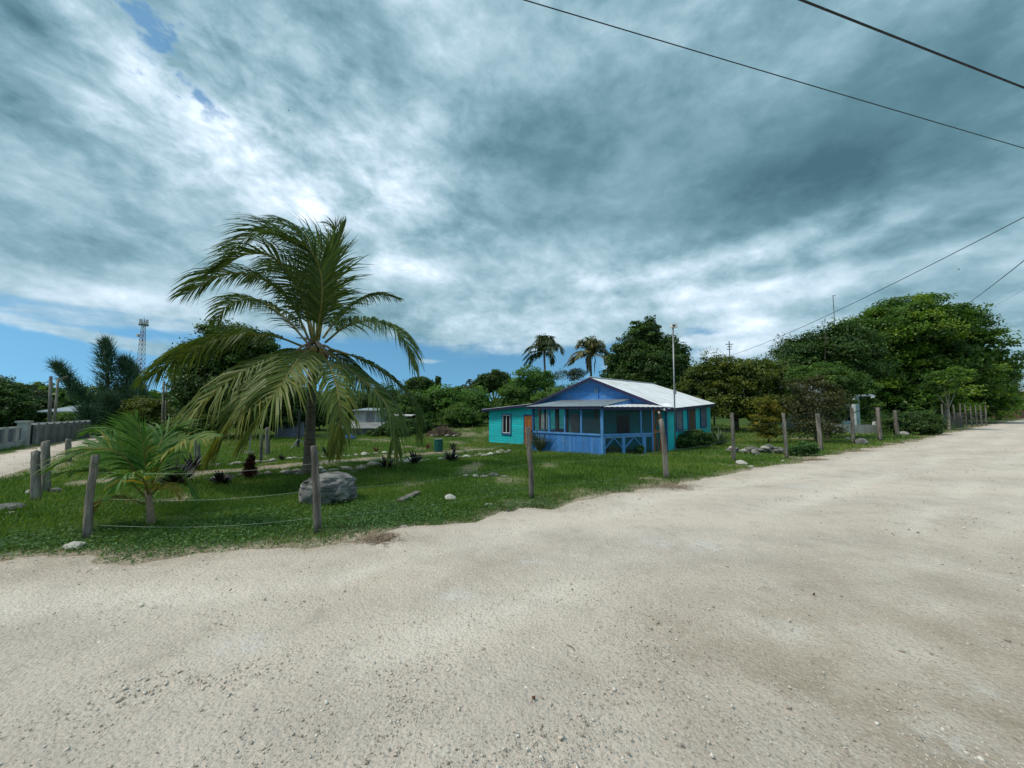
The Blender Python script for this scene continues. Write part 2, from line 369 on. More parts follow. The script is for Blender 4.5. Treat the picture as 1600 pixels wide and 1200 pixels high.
M['leaf_purple'] = leafmat('dark_purple_leaf', (.010,.009,.010), (.035,.028,.030), .12, rough=.42)
M['leaf_red'] = leafmat('red_brown_leaf', (0.053,0.024,0.015), (0.180,0.075,0.038), .25)
M['leaf_agave'] = leafmat('grey_green_blade', (0.039,0.065,0.036), (0.130,0.169,0.098), .15)
M['palm'] = leafmat('palm_leaflet', (0.028,0.064,0.017), (0.114,0.168,0.032), .24, rough=.5, yellow=(0.208,0.191,0.028), spec=.3)
M['palmyoung'] = leafmat('young_palm_leaflet', (0.022,0.069,0.015), (0.088,0.200,0.037), .32, rough=.55, yellow=(0.325,0.237,0.037), spec=.25)
M['rachis'] = pmat('palm_rib', (.22,.20,.05), (.14,.12,.035), 6, .6)
M['palmfar'] = leafmat('far_palm_leaflet', (0.028,0.056,0.020), (0.112,0.140,0.049), .2, yellow=(0.224,0.154,0.056))
M['grass'] = leafmat('lawn_grass', (0.038,0.092,0.015), (0.147,0.255,0.038), .28, rough=.6, yellow=(0.306,0.281,0.090), spec=.2)
M['weed'] = leafmat('lawn_weed', (0.032,0.088,0.021), (0.124,0.240,0.063), .25, rough=.6)

# ------------------------------------------------------------------ road outline
def flat(px, py): p = PZ(px, py, 0.0); return (p[0], p[1])
NEAR = [flat(*q) for q in [(0,876),(100,879),(200,880),(330,870),(450,858),(560,840),(640,824),(760,804),(860,786),(960,768),(1060,750),(1160,732),(1260,715),(1350,701),(1420,690),(1500,674),(1550,663)]]
LEFT = [flat(*q) for q in [(150,686),(110,703),(50,722),(0,743)]]
d_l = np.array([-.62,.785]); p_l = np.array(LEFT[0])
far_l = [tuple(p_l+d_l*40*1.0)]
d_r = np.array([.84,.543]); p_r = np.array(NEAR[-1])
far_r = tuple(p_r+d_r*90)
perp = np.array([.543,-.84])
FARL = [flat(0,709), flat(160,681)]
d_f = np.array([-.60,.80])
ROAD = np.array(far_l + LEFT + [(-11.6,7.0),(-9.2,5.15)] + NEAR + [far_r, tuple(np.array(far_r)+perp*9.0), tuple(perp*3.4-d_r*6), (-2,-16), (-12,-18), (-13,-2), (-16.5,7.5)] + FARL + [tuple(np.array(FARL[1])+d_f*40)])
def sd_poly(x, y, poly):
    """signed distance, positive inside"""
    x = np.asarray(x, float); y = np.asarray(y, float); best = np.full(x.shape, 1e9); ins = np.zeros(x.shape, bool)
    n = len(poly)
    for i in range(n):
        ax, ay = poly[i]; bx, by = poly[(i+1) % n]; ex, ey = bx-ax, by-ay
        t = np.clip(((x-ax)*ex+(y-ay)*ey)/(ex*ex+ey*ey+1e-12), 0, 1)
        best = np.minimum(best, (x-ax-t*ex)**2+(y-ay-t*ey)**2)
        c = (ay > y) != (by > y); xi = ax+(y-ay)*(ex)/(ey if abs(ey) > 1e-9 else 1e-9); ins ^= c & (x < xi)
    d = np.sqrt(best); return np.where(ins, d, -d)
def road_sd(x, y):
    return sd_poly(x, y, ROAD) + (fbm(np.asarray(x)*1.3, np.asarray(y)*1.3, 40, 4)-.5)*1.0
def dist_line(x, y, pl):
    best = np.full(np.asarray(x).shape, 1e9)
    for (ax, ay), (bx, by) in zip(pl[:-1], pl[1:]):
        ex, ey = bx-ax, by-ay; t = np.clip(((x-ax)*ex+(y-ay)*ey)/(ex*ex+ey*ey), 0, 1)
        best = np.minimum(best, (x-ax-t*ex)**2+(y-ay-t*ey)**2)
    return np.sqrt(best)
PATH = [tuple(G(*q)[:2]) for q in [(150,752),(240,748),(330,738),(420,730),(500,723),(570,718),(640,711),(700,706),(760,702)]]

def polar(r0, r1, nr, a0, a1, na):
    r = np.geomspace(r0, r1, nr); a = np.radians(np.linspace(a0, a1, na))
    R, A = np.meshgrid(r, a, indexing='ij'); X = R*np.sin(A); Y = R*np.cos(A)
    i = np.arange(nr-1)[:, None]*na+np.arange(na-1)[None]
    F = np.stack([i, i+1, i+na+1, i+na], -1).reshape(-1, 4)[:, ::-1]
    return X.ravel(), Y.ravel(), F

# ------------------------------------------------------------------ ground + road materials
def ground_mat():
    m, nt, bs, L = new_mat('lawn_soil'); bs.inputs['Roughness'].default_value = .95; bs.inputs['Specular IOR Level'].default_value = .1
    tc = nt.nodes.new('ShaderNodeTexCoord')
    def nz(s, d=6):
        n = nt.nodes.new('ShaderNodeTexNoise'); n.inputs['Scale'].default_value = s; n.inputs['Detail'].default_value = d; L(tc.outputs['Object'], n.inputs['Vector']); return n.outputs['Fac']
    def mixc(f, a, b):
        x = nt.nodes.new('ShaderNodeMix'); x.data_type = 'RGBA'; L(f, x.inputs['Factor'])
        for k, v in (('A', a), ('B', b)):
            if isinstance(v, tuple): x.inputs[k].default_value = (*v, 1)
            else: L(v, x.inputs[k])
        return x.outputs['Result']
    def mr(f, a, b):
        x = nt.nodes.new('ShaderNodeMapRange'); L(f, x.inputs[0]); x.inputs[1].default_value = a; x.inputs[2].default_value = b; return x.outputs[0]
    g = mixc(mr(nz(9), .3, .7), (.025,.06,.012), (.075,.13,.024))
    g = mixc(mr(nz(.35), .48, .70), g, (.075,.105,.026))
    g = mixc(mr(nz(1.6), .58, .74), g, (.085,.075,.035))
    at = nt.nodes.new('ShaderNodeAttribute'); at.attribute_name = 'dirt'
    dirt = mixc(mr(nz(5), .35, .65), (.42,.36,.27), (.27,.21,.145))
    g = mixc(at.outputs['Fac'], g, dirt)
    L(g, bs.inputs['Base Color'])
    bp = nt.nodes.new('ShaderNodeBump'); bp.inputs['Strength'].default_value = .8; bp.inputs['Distance'].default_value = .05; L(nz(14, 8), bp.inputs['Height']); L(bp.outputs[0], bs.inputs['Normal'])
    return m
def road_mat():
    m, nt, bs, L = new_mat('limestone_gravel'); bs.inputs['Roughness'].default_value = .95; bs.inputs['Specular IOR Level'].default_value = .12
    tc = nt.nodes.new('ShaderNodeTexCoord')
    mp = nt.nodes.new('ShaderNodeMapping'); mp.inputs['Rotation'].default_value = (0, 0, math.radians(-32)); mp.inputs['Scale'].default_value = (.22, 1, 1); L(tc.outputs['Object'], mp.inputs[0])
    def nz(s, d=6, v=None, r=.6):
        n = nt.nodes.new('ShaderNodeTexNoise'); n.inputs['Scale'].default_value = s; n.inputs['Detail'].default_value = d; n.inputs['Roughness'].default_value = r; L(v or tc.outputs['Object'], n.inputs['Vector']); return n.outputs['Fac']
    def mixc(f, a, b):
        x = nt.nodes.new('ShaderNodeMix'); x.data_type = 'RGBA'
        L(f, x.inputs['Factor'])
        for k, v in (('A', a), ('B', b)):
            if isinstance(v, tuple): x.inputs[k].default_value = (*v, 1)
            else: L(v, x.inputs[k])
        return x.outputs['Result']
    def mr(f, a, b, c=0, d=1):
        x = nt.nodes.new('ShaderNodeMapRange'); L(f, x.inputs[0]); x.inputs[1].default_value = a; x.inputs[2].default_value = b; x.inputs[3].default_value = c; x.inputs[4].default_value = d; return x.outputs[0]
    col = mixc(mr(nz(1.1, 7), .35, .68), (.73,.635,.545), (.545,.47,.40))
    col = mixc(mr(nz(.9, 6, mp.outputs[0]), .42, .66), col, (.76,.65,.545))          # tyre-packed pale bands along the road
    col = mixc(mr(nz(2.6, 6), .55, .72, 0, .6), col, (.44,.38,.32))
    a1 = nt.nodes.new('ShaderNodeAttribute'); a1.attribute_name = 'brown'
    mu = nt.nodes.new('ShaderNodeMath'); mu.operation = 'MULTIPLY'; L(a1.outputs['Fac'], mu.inputs[0]); L(mr(nz(1.7, 7), .25, .6), mu.inputs[1])
    col = mixc(mu.outputs[0], col, (.40,.315,.23))
    a2 = nt.nodes.new('ShaderNodeAttribute'); a2.attribute_name = 'chalk'
    mu2 = nt.nodes.new('ShaderNodeMath'); mu2.operation = 'MULTIPLY'; L(a2.outputs['Fac'], mu2.inputs[0]); L(mr(nz(7, 6), .35, .6), mu2.inputs[1])
    col = mixc(mu2.outputs[0], col, (.74,.70,.64))
    a3 = nt.nodes.new('ShaderNodeAttribute'); a3.attribute_name = 'track'
    mu3 = nt.nodes.new('ShaderNodeMath'); mu3.operation = 'MULTIPLY'; L(a3.outputs['Fac'], mu3.inputs[0]); L(mr(nz(3.2, 6), .28, .60, .25, .75), mu3.inputs[1])
    col = mixc(mu3.outputs[0], col, (.86,.765,.66))
    sp = mr(nz(52, 6, None, .75), .52, .66, 0, .9); col = mixc(sp, col, (.30,.255,.21))
    sp2 = mr(nz(34, 6, None, .75), .55, .68, 0, .85); col = mixc(sp2, col, (.74,.70,.62))
    L(col, bs.inputs['Base Color'])
    def add(a, b, ka, kb):
        p = nt.nodes.new('ShaderNodeMath'); p.operation = 'MULTIPLY'; L(a, p.inputs[0]); p.inputs[1].default_value = ka
        q = nt.nodes.new('ShaderNodeMath'); q.operation = 'MULTIPLY_ADD'; L(b, q.inputs[0]); q.inputs[1].default_value = kb; L(p.outputs[0], q.inputs[2]); return q.outputs[0]
    vo = nt.nodes.new('ShaderNodeTexVoronoi'); vo.inputs['Scale'].default_value = 42; L(tc.outputs['Object'], vo.inputs['Vector'])
    h = add(nz(26, 7, None, .68), vo.outputs['Distance'], 1.0, -.35)
    h = add(h, nz(4, 4), 1.0, 1.2)
    bp = nt.nodes.new('ShaderNodeBump'); bp.inputs['Strength'].default_value = .8; bp.inputs['Distance'].default_value = .035; L(h, bp.inputs['Height']); L(bp.outputs[0], bs.inputs['Normal'])
    return m
M['ground'] = ground_mat(); M['road'] = road_mat()

def build_ground():
    X, Y, F = polar(.6, 2600, 170, -180, 180, 560)
    Z = HT(X, Y); sd = road_sd(X, Y)
    inlot = (Y > 2) & (np.hypot(X, Y) < 60)
    Z = Z + np.where(inlot & (sd < -.4), (fbm(X*.9, Y*.9, 3, 4)-.5)*.10, 0)
    Z = np.where(sd > 0.6, Z-.05, Z)
    pd = dist_line(X, Y, PATH)
    dirt = np.clip(1.0+(sd+(fbm(X*.9, Y*.9, 71, 4)-.5)*1.7)*1.15, 0, 1)*np.clip((sd+2.4)*2, 0, 1)
    dirt = np.maximum(dirt, np.clip((.62+(fbm(X*1.5, Y*1.5, 9)-.5)*.9-pd)*4, 0, 1))
    dirt = np.maximum(dirt, np.clip((fbm(X*.8, Y*.8, 21, 5)-.645)*7, 0, .6)*(np.hypot(X, Y) < 40))
    me = npmesh('ground', np.stack([X, Y, Z], 1), F, {'dirt': dirt})
    o = link('ground', me, M['ground'], smooth=True); tag(o, 'grassy ground of the lot reaching out to the horizon', kind='structure')
    X, Y, F = polar(.7, 170, 230, -180, 180, 760)
    sd = road_sd(X, Y)
    keep = (sd[F].max(1) > -.25); F = F[keep]
    used = np.unique(F); mp = np.full(len(X), -1); mp[used] = np.arange(len(used)); F = mp[F]; X, Y, sd = X[used], Y[used], sd[used]
    lift = np.clip(sd*.16, -.05, .03)
    ru = (fbm(X*.55, Y*.55, 5, 5)-.5)*.06 + (fbm(X*3, Y*3, 15, 3)-.5)*.016
    Z = HT(X, Y)+.004+lift+ru*np.clip(sd*1.5, 0, 1)
    sr = sd_poly(X, Y, ROAD); wob = (fbm(X*.25, Y*.25, 301, 3)-.5)*.9
    tk_ = sum(np.exp(-((sr+wob-o_)/.30)**2) for o_ in (1.15, 2.75, 4.3, 5.9))*np.clip((fbm(X*.6, Y*.6, 310, 4)-.30)*3, 0, 1)
    Z = Z-.026*tk_+.010*np.exp(-((sr+wob-2.0)/.3)**2)
    br = np.zeros_like(X)
    for (px, py, r, a) in [(1450,1120,1.1,1.0),(1300,1010,.8,.7),(1560,1000,1.1,.8),(1180,1170,.6,.5),(590,860,.9,.35),(1560,860,1.6,.35),(760,905,.7,.35),(250,885,.5,.3)]:
        p = PZ(px, py, 0); br = np.maximum(br, a*np.exp(-((X-p[0])**2+(Y-p[1])**2)/(2*r*r)))
    ch = np.zeros_like(X)
    for (px, py, rx) in [(1105,853,.28),(715,934,.2),(1030,850,.2),(990,832,.16),(1230,985,.16),(1480,1165,.14),(1525,1085,.10),(1000,780,.3),(1260,760,.4),(830,880,.15),(380,1010,.2)]:
        p = PZ(px, py, 0); ch = np.maximum(ch, np.exp(-(((X-p[0])/rx)**2+((Y-p[1])/(rx*.7))**2)))
    br = np.maximum(br, .55*np.exp(-((sd-.1)/.35)**2))
    me = npmesh('gravel_road', np.stack([X, Y, Z], 1), F, {'brown': br, 'chalk': ch, 'track': np.clip(tk_, 0, 1)})
    o = link('gravel_road', me, M['road'], smooth=True); tag(o, 'pale limestone gravel road junction with loose stones', kind='structure')
build_ground()

# unit stone shapes
def stone_mesh(name, seed, sub=2, sq=(1,.8,.6), rough=.22):
    import bmesh
    bm = bmesh.new(); bmesh.ops.create_icosphere(bm, subdivisions=sub, radius=1.0); r_ = random.Random(seed)
    planes = [(Vector((r_.gauss(0,1), r_.gauss(0,1), r_.gauss(0,1))).normalized(), .62+.3*r_.random()) for _ in range(9)]
    for v in bm.verts:
        p = v.co.copy()
        for n, d in planes:
            k = p.dot(n)
            if k > d: p -= n*(k-d)*.85
        p *= 1+rough*(r_.random()-.5)*.6
        v.co = Vector((p.x*sq[0], p.y*sq[1], p.z*sq[2]))
    me = bpy.data.meshes.new(name); bm.to_mesh(me); bm.free(); return me
STONES = [stone_mesh('stone', 10+i, 2, (1, .75+.05*(i % 4), .5+.06*(i % 3))) for i in range(7)]
STONE_DONE = {}
def put_stone(name, p, size, matn, rz=None, tilt=0.0, k=None, sink=.3, sz=(1,1,1)):
    k = random.randrange(7) if k is None else k
    key = (k, matn)
    if key not in STONE_DONE:
        me = STONES[k].copy(); me.materials.append(M[matn]); STONE_DONE[key] = me
    o = bpy.data.objects.new(name, STONE_DONE[key]); COL.objects.link(o)
    o.location = (float(p[0]), float(p[1]), float(p[2]+size*(.55-sink)*sz[2])); o.scale = (size*sz[0], size*sz[1], size*sz[2])
    o.rotation_euler = (tilt, tilt*.5, random.uniform(0, 6.28) if rz is None else rz)
    return o
random.seed(11)

def build_gravel():
    """loose stones scattered over the road: uncountable, one mesh"""
    import bmesh
    shapes = []
    for i in range(9):
        r_ = np.random.default_rng(i); V = np.array([(1,0,0),(-1,0,0),(0,1,0),(0,-1,0),(0,0,1),(0,0,-1.)]); V = V*r_.uniform(.65, 1.25, (6, 1))+r_.normal(0, .28, (6, 3)); V = V*np.array([1, .8, .55])
        shapes.append((V, np.array([(0,2,4),(2,1,4),(1,3,4),(3,0,4),(2,0,5),(1,2,5),(3,1,5),(0,3,5)])))
    Vs, Fs, T = [], [], []; off = 0
    N = 300000
    r = np.exp(rng.uniform(math.log(1.5), math.log(30), N)); a = np.radians(rng.uniform(-62, 66, N))
    X, Y = r*np.sin(a), r*np.cos(a); sd = road_sd(X, Y)
    sr = sd_poly(X, Y, ROAD); wob = (fbm(X*.25, Y*.25, 301, 3)-.5)*.9
    dens = np.clip((fbm(X*.7+Y*.2, Y*1.6-X*.5, 60, 4)-.28)*2.2, .22, 1)*(1-.75*np.clip(sum(np.exp(-((sr+wob-o_)/.30)**2) for o_ in (1.15, 2.75, 4.3, 5.9)), 0, 1))
    edge = np.exp(-((sd-.15)/.35)**2)*.9
    keep = (sd > -.5) & (rng.random(N) < np.maximum(dens, edge)*np.where(sd < 0, .35, 1)*.5)
    X, Y, r, sd = X[keep], Y[keep], r[keep], sd[keep]; n = len(X)
    size = .0034*np.exp(rng.normal(0, .52, n))*(1+.10*r)*np.where(np.abs(sd) < .4, 1.35, 1); size = np.clip(size, .003, .026)
    Z = HT(X, Y)+.03*np.clip(sd*5, 0, 1)+size*.15
    rot = rng.uniform(0, 6.28, n); tint = rng.random(n); which = rng.integers(0, 9, n)
    for k in range(9):
        i = np.where(which == k)[0]; V, Fv = shapes[k]
        c, s = np.cos(rot[i]), np.sin(rot[i])
        P = np.empty((len(i), len(V), 3))
        P[:, :, 0] = X[i, None]+size[i, None]*(V[None, :, 0]*c[:, None]-V[None, :, 1]*s[:, None])
        P[:, :, 1] = Y[i, None]+size[i, None]*(V[None, :, 0]*s[:, None]+V[None, :, 1]*c[:, None])
        P[:, :, 2] = Z[i, None]+size[i, None]*V[None, :, 2]*1.1
        Vs.append(P.reshape(-1, 3)); Fs.append((Fv[None]+(np.arange(len(i))*len(V))[:, None, None]).reshape(-1, 3)+off); T.append(np.repeat(tint[i], len(V))); off += len(i)*len(V)
    me = npmesh('loose_gravel', np.concatenate(Vs), np.concatenate(Fs), {'tint': np.concatenate(T)})
    m, nt, bs, L = new_mat('gravel_stone'); bs.inputs['Roughness'].default_value = .95; bs.inputs['Specular IOR Level'].default_value = .1
    at = nt.nodes.new('ShaderNodeAttribute'); at.attribute_name = 'tint'; rp = nt.nodes.new('ShaderNodeValToRGB'); L(at.outputs['Fac'], rp.inputs[0]); e = rp.color_ramp.elements
    e[0].color = (.30,.255,.21,1); e[1].color = (.80,.74,.66,1); x = e.new(.5); x.color = (.62,.54,.45,1)
    L(rp.outputs[0], bs.inputs['Base Color'])
    o = link('loose_gravel', me, m); tag(o, 'loose pale gravel stones scattered over the road', 'gravel', kind='stuff')
build_gravel()

# ------------------------------------------------------------------ the blue and turquoise house
TH = math.radians(40); gx, gy = -math.cos(TH), math.sin(TH); fx_, fy_ = -math.sin(TH), -math.cos(TH)   # s runs left along the gable, q runs out to the front
R0 = np.array([7.28, 17.5]); HZ = -.22
def to_local(p): d = np.array([p[0]-R0[0], p[1]-R0[1]]); return np.array([d[0]*gx+d[1]*gy, d[0]*fx_+d[1]*fy_, p[2]-HZ])
def hit(px, py, p0, n):
    """pixel ray against a vertical plane of the house (local point p0, local normal n) -> local point"""
    o = to_local((0, 0, EYE)); d = ray(px, py); dl = np.array([d[0]*gx+d[1]*gy, d[0]*fx_+d[1]*fy_, d[2]])
    t = ((p0[0]-o[0])*n[0]+(p0[1]-o[1])*n[1])/(dl[0]*n[0]+dl[1]*n[1]); return o+dl*t
def gab(px, py, q=0.0): return hit(px, py, (0, q), (0, 1))
def sid(px, py): return hit(px, py, (0, 0), (1, 0))

house = empty('wooden_house', (R0[0], R0[1], HZ), math.atan2(gy, gx))
tag(house, 'blue and turquoise timber house with white metal roof and screened porch', 'house')
SW, SA, LQ = 7.56, 11.47, 9.0             # main gable width, annex end, length
ZB = -.75
E0, E1 = 2.10, 2.42                       # eave height of the right wall, front and back: the frame is out of level
RG0, RG1 = 3.66, 3.82
APEX = SW/2
def roofz_right(s, q): t = (s)/APEX; e = E0+(E1-E0)*(-q/LQ); r = RG0+(RG1-RG0)*(-q/LQ); return e+(r-e)*t
LE = 2.30
def roofz_left(s, q): t = (s-APEX)/(SW-APEX); r = RG0+(RG1-RG0)*(-q/LQ); return r+(LE-r)*t
AE = 1.99
def roofz_annex(s): return LE+(AE-LE)*(s-SW)/(SA-SW)
def roofz(s, q):
    return roofz_right(s, q) if s <= APEX else roofz_left(s, q) if s <= SW else roofz_annex(s)

def house_box(name, lo, hi, mat, parent=house): return MB().box(lo, hi).build(name, mat, parent)
# wall cores
house_box('side_wall', (0.0, -LQ, ZB), (.10, -.10, E0-.03), M['teal'])
MB().prism([(-LQ, E0-.03), (-.1, E0-.03), (-.1, E0-.01), (-LQ, E1-.02)], lambda a, b, d: (d, a, b), 0.0, .1).build('side_wall_top', M['teal'], house)
gw = MB().prism([(0, ZB), (SA, ZB), (SA, AE-.03), (SW, LE-.03), (APEX, RG0-.03), (0, E0-.03)], lambda a, b, d: (a, d, b), -.10, -.001).build('gable_wall', M['teal'], house)
house_box('end_wall', (SA-.1, -LQ*.6, ZB), (SA, -.101, AE-.06), M['teal'])
MB().prism([(.1, ZB), (SW, ZB), (SW, LE-.05), (APEX, RG1-.05), (.1, E1-.05)], lambda a, b, d: (a, d, b), -LQ, -LQ+.1).build('rear_wall', M['teal'], house)
house_box('rear_annex_wall', (SW+.001, -LQ*.6, ZB), (SA-.101, -LQ*.6+.1, LE-.08), M['teal'])
# lap boards of the gable and of the annex, one by one
BH = .155
rr = random.Random(5)
def lap_board(s0, s1, z0, z1, top0, top1, mat, parent, q=0.0):
    """one board; its ends follow the roof line"""
    b = MB(); t = .020+rr.uniform(-.003, .004)
    b.add([(s0, q+t, z0), (s1, q+t, z0), (top1, q+.006, z1), (top0, q+.006, z1), (s0, q, z0), (s1, q, z0), (top1, q, z1), (top0, q, z1)],
          [(1,0,3,2),(4,5,6,7),(0,1,5,4),(1,2,6,5),(2,3,7,6),(3,0,4,7)])
    return b.build('board', mat, parent)
def span_at(z):
    sl = 0.0 if z <= E0-.05 else APEX*(z-(E0-.05))/((RG0-.05)-(E0-.05))
    sr = SW if z <= LE-.05 else SW-(SW-APEX)*(z-(LE-.05))/((RG0-.05)-(LE-.05))
    return sl, sr
z = ZB+.1
while z < RG0-.2:
    a0, b0 = span_at(z); a1, b1 = span_at(min(z+BH, RG0-.06))
    if b0-a0 > .2: lap_board(a0+.01, b0-.01, z, min(z+BH-.004, RG0-.06), a1+.01, max(b1-.01, a1+.02), M['blue'] if z > 2.0 else M['teal'], gw)
    z += BH
z = ZB+.1
while z < LE-.1:
    z1 = z+BH-.004
    def smax(zz): return SA if zz <= AE-.05 else SA-(SA-SW)*(zz-(AE-.05))/((LE-.05)-(AE-.05))
    lap_board(SW+.01, smax(z), z, min(z1, LE-.06), SW+.01, max(smax(min(z1, LE-.06)), SW+.03), M['teal'], gw)
    z += BH
# corner boards
house_box('corner_board', (-.02, -.11, ZB), (.06, .026, E0-.06), M['trimblue'])
house_box('corner_board', (SA-.05, -.09, ZB), (SA+.02, .026, AE-.05), M['teal'])

# roofs: ribbed sheets, one object each
def sheet(name, p00, p10, p11, p01, mat, parent=house, ribs=6, amp=.014, thick=.006):
    """p00-p10 along the eave, p01-p11 along the ridge"""
    n = ribs*2; vs = []; fs = []
    p00, p10, p11, p01 = (Vector(p) for p in (p00, p10, p11, p01))
    up = (p10-p00).cross(p01-p00).normalized()
    if up.z < 0: up = -up
    for lay in (0, -thick):
        for i in range(n+1):
            t = i/n; o = up*((amp if i % 2 else 0)+lay)
            vs += [p00.lerp(p10, t)+o, p01.lerp(p11, t)+o]
    for i in range(n): fs.append((2*i, 2*i+2, 2*i+3, 2*i+1))
    m0 = 2*(n+1)
    for i in range(n): fs.append((m0+2*i+1, m0+2*i+3, m0+2*i+2, m0+2*i)); fs.append((2*i, m0+2*i, m0+2*i+2, 2*i+2)); fs.append((2*i+1, 2*i+3, m0+2*i+3, m0+2*i+1))
    fs += [(0, 1, m0+1, m0), (2*n, m0+2*n, m0+2*n+1, 2*n+1)]
    return MB().add(vs, fs).build(name, mat, parent)
NQ = 10
q_at = lambda i: .42 + (-LQ-.3-.42)*i/NQ
rf = empty('roof', (0,0,0)); rf.parent = house
for i in range(NQ):
    qa, qb = q_at(i), q_at(i+1)+.01
    e = lambda q: roofz_right(-.26, q)+.03
    sheet('roof_sheet', (-.26, qa, e(qa)+.002*(i % 2)), (-.26, qb, e(qb)+.002*(i % 2)), (APEX, qb, roofz_right(APEX, qb)+.03+.002*(i % 2)), (APEX, qa, roofz_right(APEX, qa)+.03+.002*(i % 2)), M['roofwhite'], rf)
    sheet('roof_sheet', (SW, qa, roofz_left(SW, qa)+.03+.002*(i % 2)), (SW, qb, roofz_left(SW, qb)+.03+.002*(i % 2)), (APEX, qb, roofz_left(APEX, qb)+.03+.002*(i % 2)), (APEX, qa, roofz_left(APEX, qa)+.03+.002*(i % 2)), M['roofwhite'], rf)
    if i < 7:
        sheet('roof_sheet', (SA+.35, qa, roofz_annex(SA+.35)+.025+.002*(i % 2)), (SA+.35, qb, roofz_annex(SA+.35)+.025+.002*(i % 2)), (SW-.05, qb, roofz_annex(SW-.05)+.02), (SW-.05, qa, roofz_annex(SW-.05)+.02), M['roofwhite'], rf)
MB().bar((APEX, .45, roofz(APEX, .45)+.055), (APEX, -LQ-.33, roofz(APEX, -LQ)+.065), .24, .02).build('ridge_cap', M['roofwhite'], rf)
# fascia boards along the rakes and the right eave
QF = .405
def fascia(p, q, h=.15): return MB().bar(p, q, .03, h).build('fascia', M['purple'], rf)
fascia((-.26, QF, roofz_right(-.26, 0)-.055), (APEX, QF, RG0-.05)); fascia((APEX, QF, RG0-.05), (SW, QF, LE-.05)); fascia((SW, QF, LE-.06), (SA+.35, QF, roofz_annex(SA+.35)-.06), .13)
fascia((-.25, QF-.03, roofz_right(-.26, 0)-.075), (-.25, -LQ-.28, roofz_right(-.26, -LQ)-.075), .12)
fascia((SA+.34, QF-.03, roofz_annex(SA+.35)-.07), (SA+.34, -LQ*.7, roofz_annex(SA+.35)-.07), .12)

def plane_rect(name, x0, x1, y0, y1, fn, d0, d1, mat, parent):
    return MB().prism([(x0, y0), (x1, y0), (x1, y1), (x0, y1)], fn, d0, d1).build(name, mat, parent)
FG = lambda a, b, d: (a, d, b)             # gable plane, d outwards
FS = lambda a, b, d: (-d, a, b)            # side wall plane, d outwards
def window(x0, x1, z0, z1, fn, mullion=1, frame='trimblue', inner='white', louver=False, sill=True):
    w = plane_rect('window', x0, x1, z0, z1, fn, .018, .0375, M['glass'], house)
    fw = .07
    for a, b, c, d in ((x0-fw, x0, z0-fw, z1+fw), (x1, x1+fw, z0-fw, z1+fw)): plane_rect('frame', a, b, c, d, fn, .012, .065, M[frame], w)
    for a, b, c, d in ((x0, x1, z1, z1+fw), (x0, x1, z0-fw, z0)): plane_rect('frame', a, b, c, d, fn, .0125, .063, M[frame], w)
    if sill: plane_rect('sill', x0-fw-.03, x1+fw+.03, z0-fw-.035, z0-fw-.001, fn, .012, .085, M[frame], w)
    if inner:
        t = .045
        for a, b, c, d in ((x0, x0+t, z0, z1), (x1-t, x1, z0, z1), (x0+t, x1-t, z1-t, z1), (x0+t, x1-t, z0, z0+t)): plane_rect('sash', a, b, c, d, fn, .038, .050, M[inner], w)
        for k in range(mullion):
            c = x0+(x1-x0)*(k+1)/(mullion+1); plane_rect('mullion', c-t/2, c+t/2, z0+t, z1-t, fn, .0385, .052, M[inner], w)
    if louver:
        n = 9; h = (z1-z0)/n
        for k in range(n): plane_rect('louver', x0+.005, x1-.005, z0+k*h+.01, z0+(k+1)*h-.015, fn, .038, .046+.003*(k % 2), M['slatepanel'], w)
    return w
# annex window and orange door
a, b = gab(798, 677), gab(786, 648); window(a[0], b[0], a[2], b[2], FG)
a, b = gab(833.5, 688), gab(820, 649)
dr = plane_rect('door', a[0], b[0], ZB+.3, b[2], FG, .018, .040, M['orange'], house)
for x0, x1, z0, z1 in ((a[0]-.06, a[0], ZB+.3, b[2]+.06), (b[0], b[0]+.06, ZB+.3, b[2]+.06), (a[0], b[0], b[2], b[2]+.06)): plane_rect('frame', x0, x1, z0, z1, FG, .012, .060, M['trimblue'], dr)
hh = (b[2]-(ZB+.3)); ww = b[0]-a[0]
for k, (u0, u1) in enumerate(((.04, .34), (.37, .63), (.66, .96))): plane_rect('plank', a[0]+ww*u0, a[0]+ww*u1, ZB+.32, b[2]-.02, FG, .041, .052+.002*k, M['orange'], dr)
for zc in (.25, .52, .93): plane_rect('rail', a[0]+.01, b[0]-.01, ZB+.3+hh*zc-.05, ZB+.3+hh*zc+.05, FG, .0565, .068, M['orange'], dr)
MB().box((a[0]+.08, .07, .62), (a[0]+.11, .12, .70)).build('handle', M['black'], dr)
# side wall: two louvred windows and a brown door
for (pa, pb, is_door) in (((1056,671),(1064.5,640),0), ((1075.5,690),(1084.5,638),1), ((1094.5,666),(1101.5,637),0)):
    a, b = sid(*pa), sid(*pb); x0, x1 = b[1], a[1]
    if is_door:
        d = plane_rect('door', x0, x1, -.2, b[2], FS, .012, .035, M['brownwood'], house)
        for c0, c1, z0, z1 in ((x0-.08, x0, -.2, b[2]+.08), (x1, x1+.08, -.2, b[2]+.08), (x0, x1, b[2], b[2]+.08)): plane_rect('frame', c0, c1, z0, z1, FS, .002, .055, M['trimblue'], d)
        for k in range(3): plane_rect('plank', x0+(x1-x0)*k/3+.01, x0+(x1-x0)*(k+1)/3-.01, -.15, b[2]-.03, FS, .0355, .046, M['brownwood'], d)
    else:
        window(x0, x1, a[2], b[2], FS, 0, 'trimblue', None, True)
